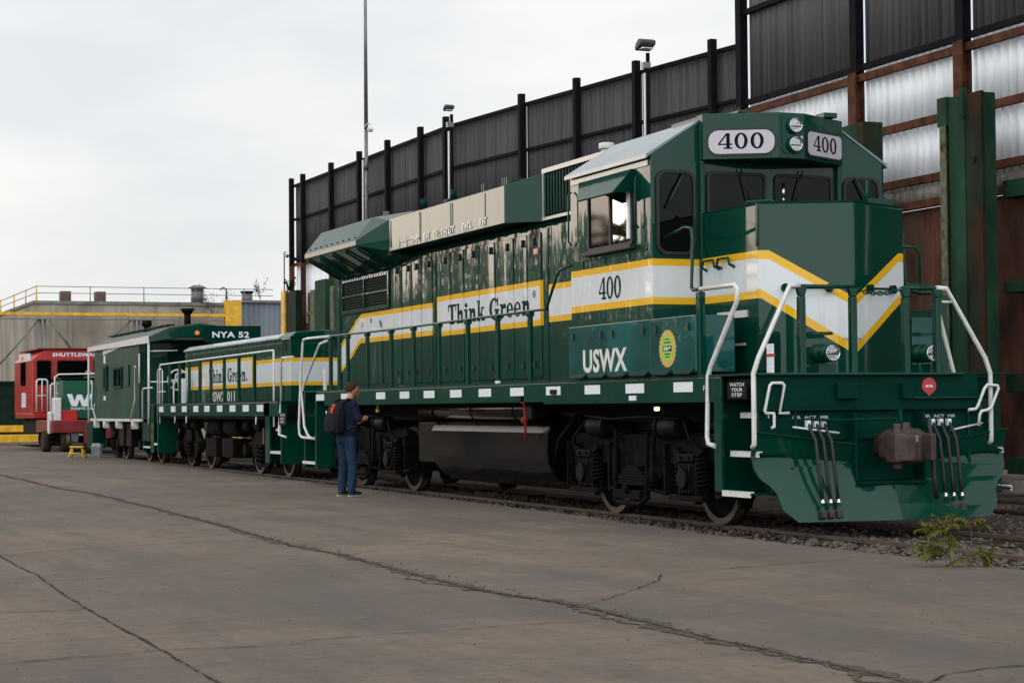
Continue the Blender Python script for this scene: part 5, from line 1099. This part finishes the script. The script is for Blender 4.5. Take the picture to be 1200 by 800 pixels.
kwin(-34.0, -33.0, 1.97, 2.42); kwin(-35.5, -35.15, 1.93, 2.5)
B(-32.3, -31.95, -HWK+.03, -HWK+.0, 1.97, 2.50).build('side_shutter', M_CAB2, KB)
B(-35.7, -35.4, -HWK+.03, -HWK+.025, 2.62, 2.84).build('white_patch', M_REFL, KB); B(-35.7, -35.35, -HWK+.03, -HWK+.025, 1.60, 1.72).build('white_patch', M_REFL, KB)
MB().box(-37.6, -30.2, -HWK-.02, -HWK+.10, 1.03, 1.10).build('white_side_sill', M_WHT, KB)
for x in (-36.9, -35.4, -33.5, -31.3): MB().box(x-.17, x+.17, -HWK+.1, -HWK-.02, .86, 1.03).box(x-.06, x+.2, -HWK+.1, -HWK-.02, .84, .90).build('white_bracket', M_WHT, KB)
MB().box(-38.3, -28.9, -1.1, 1.1, .85, 1.10).build('underframe', M_BLK, KB)
for x in (-29.27, -37.95):
    MB().tube([(x, -HWK, .98), (x, -HWK, 3.08)], .028, 6).build('white_corner_post', M_WHT, KB)
MB().tube([(-29.3, -HWK, 2.02), (-29.3, -.2, 2.02)], .02, 6).tube([(-29.3, -.65, 1.1), (-29.3, -.65, 2.02)], .018, 6).tube([(-29.3, -HWK, 2.78), (-29.3, -.55, 2.80)], .016, 6).build('white_porch_rail', M_WHT, KB)
MB().tube([(-30.7, -HWK-.04, 2.40), (-30.75, -HWK-.05, 2.45), (-30.8, -HWK-.05, 1.6), (-31.4, -HWK-.05, 1.08)], .02, 6).build('white_grab_iron', M_WHT, KB)
MB().tube([(-37.4, -HWK-.04, 2.05), (-37.2, -HWK-.05, 2.18), (-37.05, -HWK-.05, 2.05), (-37.2, -HWK-.05, 1.5), (-36.5, -HWK-.05, 1.08)], .02, 6).build('white_grab_iron', M_WHT, KB)
MB().tube([(-29.9, -HWK-.03, 1.05), (-29.9, -HWK-.03, 1.80), (-29.8, -HWK-.03, 1.86), (-28.7, -HWK-.03, 1.87)], .02, 6).build('white_step_rail', M_WHT, KB)
MB().tube([(-30.3, -HWK-.03, 2.0), (-30.3, -HWK-.03, 2.75)], .02, 6).build('white_grab_iron', M_WHT, KB)
MB().box(-30.7, -30.66, -.5, .4, 1.12, 2.9).build('end_door', M_GRS, KB)
MB().box(-30.25, -28.9, -HWK, HWK, 1.10, 1.13).box(-30.0, -29.95, -HWK, -.9, .30, 1.1).box(-29.1, -29.05, -HWK, -.9, .30, 1.1).box(-29.95, -29.1, -.95, -.9, .3, 1.1).box(-30.1, -29.0, -HWK-.0, -HWK+.04, .55, 1.0).build('porch_steps', M_GRS, KB, .006)
MB().box(-29.93, -29.12, -HWK-.01, -.95, .38, .42).box(-28.95, -28.3, -HWK, -1.0, .38, .42).build('white_step_edge', M_WHT, KB)
MB().box(-38.3, -37.3, -HWK, -.9, .25, 1.0).build('far_steps', M_GRS, KB)
cheap_truck(KB, -35.3, 1.6, .42, .95); cheap_truck(KB, -30.6, 1.5, .42, .95)
for x in (-34.2, -33.2): MB().box(x, x+.7, -1.1, -.5, .35, .85).build('under_box', M_BLK, KB, .03)

# ================================================================== RED RAILCAR MOVER
RM = thing('railcar_mover', (-47, 0, 0), 'red railcar mover with big cab windows, white railings and a green W panel', 'railcar mover')
MB().prism([(-1.47, 1.25), (-1.47, 3.05), (-1.05, 3.40), (1.05, 3.40), (1.47, 3.05), (1.47, 1.25)], 'X', -52.2, -48.0).build('cab', M_RED, RM, .03)
MB().box(-52.3, -47.9, -1.30, 1.30, 3.402, 3.45).build('cab_roof', M_REDS, RM, .01)
def rwin(y0, y1, z0, z1):
    g = MB(); ring_frame(g, rrect(y0-.05, y1+.05, z0-.05, z1+.05, .08), rrect(y0, y1, z0, z1, .06), 'X', -47.998, -47.97); w = g.build('front_window', M_REDS, RM); MB().prism(rrect(y0, y1, z0, z1, .06), 'X', -47.997, -47.985).build('glass', M_GLASS, w)
rwin(-1.30, -.83, 2.20, 3.02); rwin(-.62, .42, 2.44, 3.02); rwin(.6, 1.25, 2.3, 3.02)
w = MB().prism(rrect(-50.6, -49.4, 2.20, 3.0, .1), 'Y', -1.472, -1.485).build('side_window', M_GLASS, RM)
B(-50.8, -48.3, -1.50, -1.472, 3.02, 3.28).build('white_corner', M_REFL, RM); B(-50.4, -49.6, -1.515, -1.502, 3.08, 3.22).build('orange_marker', M_ORNG, RM)
B(-50.3, -49.4, -1.49, -1.472, 1.45, 1.95).build('white_panel', M_REFL, RM)
font_text('SHUTTLEWAGON', (-47.992, -.78, 3.16), (0, 1, 0), (0, 0, 1), 1.9, .13, M_REFL, RM, .04)
# bonnet with the green panel
MB().box(-47.9, -45.5, -.86, 1.2, 1.06, 2.33).build('bonnet', mat('mover_green', (.004, .085, .048), .35, noise=(2, .2), coat=.3), RM, .04)
B(-47.8, -45.45, -.90, 1.24, 2.335, 2.40).build('bonnet_lid', M_BLK, RM, .02)
wl = MB(); k = 0
for y0, pts in ((-.70, ((0, 1.0), (.22, 1.0), (.34, .42), (.44, .95), (.66, .95), (.76, .42), (.90, 1.0), (1.12, 1.0), (.90, 0), (.66, 0), (.55, .55), (.44, 0), (.20, 0))), (.46, ((0, 0), (.18, 1), (.40, 1), (.50, .5), (.60, 1), (.82, 1), (1.0, 0), (.78, 0), (.70, .52), (.60, 0), (.42, 0), (.32, .52), (.22, 0)))):
    wl.prism([(y0+a*.74 if y0 < 0 else y0-.30+a*.74, 1.47+b*.40) for a, b in pts], 'X', -45.498, -45.49)
wl.build('emblem', M_REFL, RM)
font_text('WASTE MANAGEMENT', (-45.49, -.60, 1.36), (0, 1, 0), (0, 0, 1), 1.6, .075, M_REFL, RM, .03)
MB().box(-48.2, -44.6, -1.3, 1.3, .62, 1.02).build('front_frame', M_REDS, RM, .02)
MB().box(-52.2, -47.9, -1.45, 1.45, 1.08, 1.25).build('cab_floor', M_RED, RM, .02)
MB().box(-52, -48.2, -1.2, 1.2, .55, 1.06).build('rear_frame', M_BLK, RM, .02)
MB().box(-45.7, -45.3, -.90, -.40, 1.0, 1.34).build('red_bracket', M_RED, RM, .02); MB().box(-44.7, -44.5, -.3, 1.2, .25, .9).build('front_buffer', M_REDS, RM, .02)
rr = MB()
for y0, y1, z0, z1, x in ((-1.38, -1.02, 1.30, 2.38, -47.5), (-1.10, -.72, 1.0, 2.22, -46.3)):
    rr.tube([(x, y0, z0), (x, y0, z1-.06), (x, y0+.06, z1), (x, y1-.06, z1), (x, y1, z1-.06), (x, y1, z0)], .03, 6).tube([(x, (y0+y1)/2, z0), (x, (y0+y1)/2, z1)], .02, 6).tube([(x, y0, (z0+z1)/2), (x, y1, (z0+z1)/2)], .02, 6)
rr.tube([(-46.2, -.98, 1.15), (-46.2, -.98, 2.42), (-46.2, -.86, 2.52), (-46.2, 1.2, 2.56)], .03, 6).tube([(-46.2, -.98, 1.9), (-46.2, -.80, 1.9)], .02, 6)
rr.build('white_railing', M_WHT, RM)
MB().box(-45.6, -45.2, -1.18, -.92, .62, 1.75).box(-45.5, -45.2, -1.34, -1.2, .55, 1.30).build('white_ladder_post', M_WHT, RM, .05); MB().box(-45.45, -45.1, -1.36, -.92, .40, .60).box(-45.4, -45.05, -1.34, -1.0, .20, .38).build('foot_step', M_BLK, RM, .03)
B(-49.2, -47.6, -1.48, -1.40, 1.55, 1.75).build('red_side_box', M_RED, RM); 
for y in (-1.35, -.85): MB().cyl((-45.6 if y < -1 else -45.0, y, .34), 'Y', .36, .26, 22).build('rubber_tyre', mat('brown_tyre', (.035, .024, .018), .8, noise=(5, .3)), RM, .04)
for x in (-50.4, -45.0): wheelset(RM, x, .36)
MB().box(-44.9, -44.7, -.75, -.45, .3, .75).build('grey_plate', M_LAMPG, RM, .03)
MB().box(-47, -45.7, .1, .5, 2.4, 2.46).cyl((-46.4, .15, 2.55), 'Z', .10, .2).build('exhaust', M_LAMPG, RM)

# small yellow step stool
so = thing('step_stool', (-36.2, -1.9, 0), 'small yellow wooden step stool standing beside the caboose', 'step stool')
c = Vector((-36.15, -1.9, 0)); R_, U, D_ = Vector((.40, .92, 0)), Vector((0, 0, 1)), Vector((.92, -.40, 0))
def ob(a, b, w0, name, m):
    MB().tube([a, b], w0, 4).build(name, m, so)
for sx in (-1, 1):
    for sd in (-1, 1): ob(c+R_*.21*sx+D_*.16*sd, c+R_*.14*sx+D_*.08*sd+U*.30, .024, 'leg', M_YEL)
MB().loft([[c+R_*a*.19+D_*b*.13+U*z for a, b in ((-1, -1), (1, -1), (1, 1), (-1, 1))] for z in (.30, .34)]).build('top', M_YEL, so)
ob(c+R_*.17+D_*.13+U*.14, c-R_*.17+D_*.13+U*.14, .018, 'rung', M_YEL)
tag(MB().loft([[c+Vector((-.6, .62, 0))+R_*a*.7+D_*b*.7+U*z for a, b in ((-.15, -.2), (.2, -.2), (.2, .2), (-.15, .2))] for z in (0, .30)]).loft([[c+Vector((-.6, .62, 0))+R_*a*k*.6+D_*b*k*.6+U*z for a, b in ((-.2, -.25), (.35, -.2), (.3, .25), (-.2, .2))] for z, k in ((.305, 1), (.40, .7))]).build('equipment_crate', M_LAMPG), 'grey covered crate between the yellow stool and the caboose steps', 'crate')

# ================================================================== PERSON
def remesh(o, vox, sm=3, it=True):
    r = o.modifiers.new('remesh', 'REMESH'); r.mode = 'VOXEL'; r.voxel_size = vox; r.use_smooth_shade = True
    if sm: s = o.modifiers.new('smooth', 'SMOOTH'); s.factor = .6; s.iterations = sm
def person():
    px, py, rot = -8.85, -2.42, R(22)
    F = lambda x, y, z: (px+x*math.cos(rot)-y*math.sin(rot), py+x*math.sin(rot)+y*math.cos(rot), z)   # local: x right, y forward
    def cap(mb, a, b, ra, rb, seg=14, flat=1):
        """tapered limb with rounded ends, flat squeezes nothing by default"""
        P = []; n = 6; a, b = Vector(a), Vector(b)
        d = (b-a).normalized(); pts = [(-ra*.92, ra*.38), (-ra*.6, ra*.8)]+[(0, ra)]; L = (b-a).length
        s = pts+[(L*.5, (ra+rb)/2)]+[(L, rb), (L+rb*.6, rb*.8), (L+rb*.92, rb*.38)]
        u = d.cross(Vector((0, 0, 1))); u = u.normalized() if u.length > .05 else Vector((1, 0, 0)); v = d.cross(u)
        secs = [[F(*(a+d*t+(u*math.cos(k)+v*math.sin(k))*r)) for k in [2*math.pi*j/seg for j in range(seg)]] for t, r in s]
        mb.loft(secs)
    def ellip(mb, c, rx, ry, rz, nu=18, nv=12):
        secs = []
        for j in range(1, nv):
            t = math.pi*j/nv; secs.append([F(c[0]+rx*math.sin(t)*math.cos(k), c[1]+ry*math.sin(t)*math.sin(k), c[2]+rz*math.cos(t)) for k in [2*math.pi*i/nu for i in range(nu)]])
        mb.loft(secs)
    def rings(mb, S_, nu=20, p=2.4):
        secs = []
        for cx, cy, z, rx, ry in S_:
            secs.append([F(cx+rx*abs(math.cos(k))**(2/p)*(1 if math.cos(k) >= 0 else -1), cy+ry*abs(math.sin(k))**(2/p)*(1 if math.sin(k) >= 0 else -1), z) for k in [2*math.pi*i/nu for i in range(nu)]])
        mb.loft(secs)
    skin = mat('skin', (.42, .20, .13), .5, noise=(20, .12)); M_SH = mat('navy_shirt', (.012, .016, .034), .85, noise=(8, .3), bump=(14, .012)); M_J = mat('blue_jeans', (.015, .034, .062), .85, noise=(7, .35, (1, 1, .5)), bump=(7, .05, (1, 1, .8)))
    P_ = thing('person', (px, py, 0), 'person in navy shirt and blue jeans wearing a backpack, head bent over a phone', 'person')
    # body: head, neck, torso, arms, hands, legs, one continuous surface
    b = MB(); hd = (.02, .115, 1.595)
    ellip(b, hd, .074, .096, .112); ellip(b, (.02, .155, 1.545), .055, .062, .068); cap(b, (.01, .02, 1.40), (.018, .09, 1.53), .058, .054)
    ellip(b, (.02, .222, 1.565), .014, .020, .020); ellip(b, (.02, .205, 1.525), .026, .015, .010); ellip(b, (.02, .19, 1.49), .030, .030, .025)
    for s in (-1, 1):
        ellip(b, (.02+s*.077, .105, 1.585), .012, .022, .032); ellip(b, (.02+s*.030, .200, 1.600), .016, .012, .010)
    rings(b, [(0, 0, .86, .13, .09), (0, 0, 1.0, .15, .10), (0, 0, 1.12, .14, .10), (0, .0, 1.28, .17, .11), (0, 0, 1.38, .15, .09), (0, .01, 1.43, .07, .06)])
    HD = []
    for s in (-1, 1):
        cap(b, (s*.175, .0, 1.37), (s*.215, .06, 1.12), .052, .042); hx = s*.065; cap(b, (s*.215, .06, 1.12), (hx+s*.035, .27, 1.15), .042, .028)
        ellip(b, (hx+s*.01, .315, 1.165), .020, .046, .036)
        for k in range(4):   # fingers wrap the phone from beneath, thumb on top
            y = .290+k*.021; l = (.030, .034, .033, .026)[k]
            cap(b, (hx, y, 1.145), (hx-s*.020, y+.012, 1.128), .0095, .009, 8); cap(b, (hx-s*.020, y+.012, 1.128), (hx-s*(.020+l), y+.018, 1.136), .009, .0075, 8)
        cap(b, (hx+s*.005, .295, 1.180), (hx-s*.015, .315, 1.198), .011, .0095, 8); cap(b, (hx-s*.015, .315, 1.198), (hx-s*.036, .335, 1.196), .0095, .008, 8)
        cap(b, (s*.085, 0, .86), (s*.10, .02, .48), .075, .052); cap(b, (s*.10, .02, .48), (s*.11, -.01, .10), .050, .034)
    o = b.build('body', skin, P_); remesh(o, .0065, 2)
    h = MB(); ellip(h, (.02, .100, 1.615), .083, .104, .108); o = h.build('hair', mat('brown_hair', (.045, .026, .016), .8, noise=(40, .5), bump=(60, .006)), P_)
    # cut the hair cap away from face and neck by shape: keep back and top
    me = o.data; L = P_.location; bm = bmesh.new(); bm.from_mesh(me)
    for v in list(bm.verts):
        q = v.co.copy(); x = q.x*math.cos(-rot)-q.y*math.sin(-rot); y = q.x*math.sin(-rot)+q.y*math.cos(-rot)
        if (y > .135 and q.z < 1.655) or q.z < 1.535+max(0, (y-.02))*.55: bm.verts.remove(v)
    bm.to_mesh(me); bm.free(); me.polygons.foreach_set('use_smooth', [True]*len(me.polygons)); sd = o.modifiers.new('thick', 'SOLIDIFY'); sd.thickness = .012
    sh = MB(); rings(sh, [(0, 0, .90, .170, .120), (0, 0, 1.0, .178, .128), (0, .0, 1.12, .172, .125), (0, -.005, 1.27, .195, .130), (0, -.005, 1.36, .190, .112), (0, .0, 1.42, .115, .080), (0, .015, 1.455, .070, .066)])
    for s in (-1, 1): cap(sh, (s*.170, -.005, 1.365), (s*.222, .045, 1.16), .072, .066)
    o = sh.build('shirt', M_SH, P_); remesh(o, .011, 3)
    j = MB(); rings(j, [(0, 0, .80, .155, .112), (0, 0, .90, .165, .118), (0, 0, .975, .160, .115)])
    cap(j, (-.088, 0, .84), (-.108, .03, .46), .098, .072); cap(j, (-.108, .03, .46), (-.118, .00, .10), .072, .066)
    cap(j, (.088, 0, .84), (.112, .02, .46), .098, .072); cap(j, (.112, .02, .46), (.135, -.02, .10), .072, .066)
    o = j.build('jeans', M_J, P_); remesh(o, .011, 2)
    for s, x in ((-1, -.118), (1, .137)):
        f = MB(); rings(f, [(x, .045, .0, .050, .135), (x, .045, .028, .052, .138)], p=3); sole = f.build('shoe_sole', mat('pale_sole', (.30, .30, .28), .7), P_, .006)
        f = MB(); ellip(f, (x, .05, .045), .046, .128, .045); cap(f, (x, -.02, .06), (x, -.02, .11), .050, .046); o = f.build('shoe', M_RUB, P_); remesh(o, .009, 2)
    # backpack
    K = thing('backpack', F(0, -.20, 1.0), 'black backpack with an orange flash on the back of the person', 'backpack')
    bp = MB(); secs = []
    for z, rx, ry, cy in ((.93, .10, .06, -.20), (.96, .155, .10, -.215), (1.08, .165, .115, -.225), (1.22, .155, .105, -.215), (1.34, .125, .08, -.19), (1.40, .07, .05, -.17)):
        secs.append([F(rx*abs(math.cos(k))**.7*(1 if math.cos(k) >= 0 else -1), cy+ry*abs(math.sin(k))**.7*(1 if math.sin(k) >= 0 else -1), z) for k in [2*math.pi*i/20 for i in range(20)]])
    M_BP = mat('backpack_cloth', (.014, .014, .017), .75, noise=(12, .3), bump=(12, .012)); o = bp.loft(secs).build('pack_body', M_BP, K); remesh(o, .010, 2)
    o = MB().loft([[F(rx*math.cos(k), -.315+.035*math.sin(k), z) for k in [2*math.pi*i/14 for i in range(14)]] for z, rx in ((.97, .09), (1.0, .125), (1.12, .13), (1.17, .10))]).build('front_pocket', M_BP, K); remesh(o, .009, 2)
    MB().loft([[F(.018+a, -.302+.012*c+dy, z) for a, c in ((-.03, 0), (.03, 0), (.03, 1), (-.03, 1))] for z, dy in ((1.20, -.018), (1.30, .010), (1.375, .055))]).build('orange_flash', mat('orange_cloth', (.45, .07, .02), .7), K)
    for s in (-1, 1): MB().tube([F(s*.10, -.16, 1.39), F(s*.115, -.06, 1.452), F(s*.12, .04, 1.425), F(s*.125, .125, 1.33), F(s*.14, .14, 1.18), F(s*.17, .05, 1.04), F(s*.15, -.12, 1.0)], .020, 6).build('strap', M_BP, K)
    MB().tube([F(-.15, -.26, 1.20), F(-.165, -.25, 1.28)], .008, 5).build('pale_tab', M_REFL, K)
    MB().loft([[F(a, b, z) for a, b in ((-.037, .27), (.037, .27), (.037, .40), (-.037, .40))] for z in (1.168, 1.178)]).build('phone', M_INK)
    ph = bpy.data.objects['phone']; tag(ph, 'dark phone held in both hands by the person beside the locomotive', 'phone')
person()
for o_, v_, n_ in remesh_later: remesh(o_, v_, n_)

# ------------------------------------------------------------------ every far-apart piece becomes a part of its own
import numpy as np
def split_pieces(o):
    me = o.data; n = len(me.vertices)
    if n > 20000 or n < 8: return
    lab = list(range(n))
    def find(a):
        while lab[a] != a: lab[a] = lab[lab[a]]; a = lab[a]
        return a
    for e in me.edges:
        a, b = find(e.vertices[0]), find(e.vertices[1])
        if a != b: lab[b] = a
    root = [find(i) for i in range(n)]; ids = sorted(set(root))
    if len(ids) < 2 or len(ids) > 400: return
    co = np.array([v.co[:] for v in me.vertices]); idx = {r_: k for k, r_ in enumerate(ids)}; isl = np.array([idx[r_] for r_ in root]); K = len(ids)
    lo = np.array([co[isl == k].min(0) for k in range(K)]); hi = np.array([co[isl == k].max(0) for k in range(K)]); size = (hi-lo).max(1)
    gap = np.maximum(0, np.maximum(lo[:, None]-hi[None], lo[None]-hi[:, None])); near = np.sqrt((gap**2).sum(2)) <= np.maximum(.02, .5*np.maximum(size[:, None], size[None]))
    comp = list(range(K))
    def f2(a):
        while comp[a] != a: comp[a] = comp[comp[a]]; a = comp[a]
        return a
    for a, b in zip(*np.nonzero(np.triu(near, 1))):
        a, b = f2(a), f2(b)
        if a != b: comp[b] = a
    pc = np.array([f2(int(k)) for k in isl]); P = sorted(set(pc.tolist()))
    if len(P) < 2 or len(P) > 40: return
    for q in P:
        keep = pc == q; m2 = me.copy(); bm = bmesh.new(); bm.from_mesh(m2); bm.verts.ensure_lookup_table()
        bmesh.ops.delete(bm, geom=[bm.verts[i] for i in np.nonzero(~keep)[0]], context='VERTS'); bm.to_mesh(m2); bm.free()
        if q == P[0]: o.data = m2
        else:
            c = o.copy(); c.data = m2; COL.objects.link(c); c.parent = o.parent
for o in list(S.objects):
    if o.type == 'MESH' and o.parent is not None and o.name.split('.')[0] not in ('rivets', 'slats', 'louvres', 'leaves', 'twigs', 'body', 'lower_plating', 'emblem'): split_pieces(o)
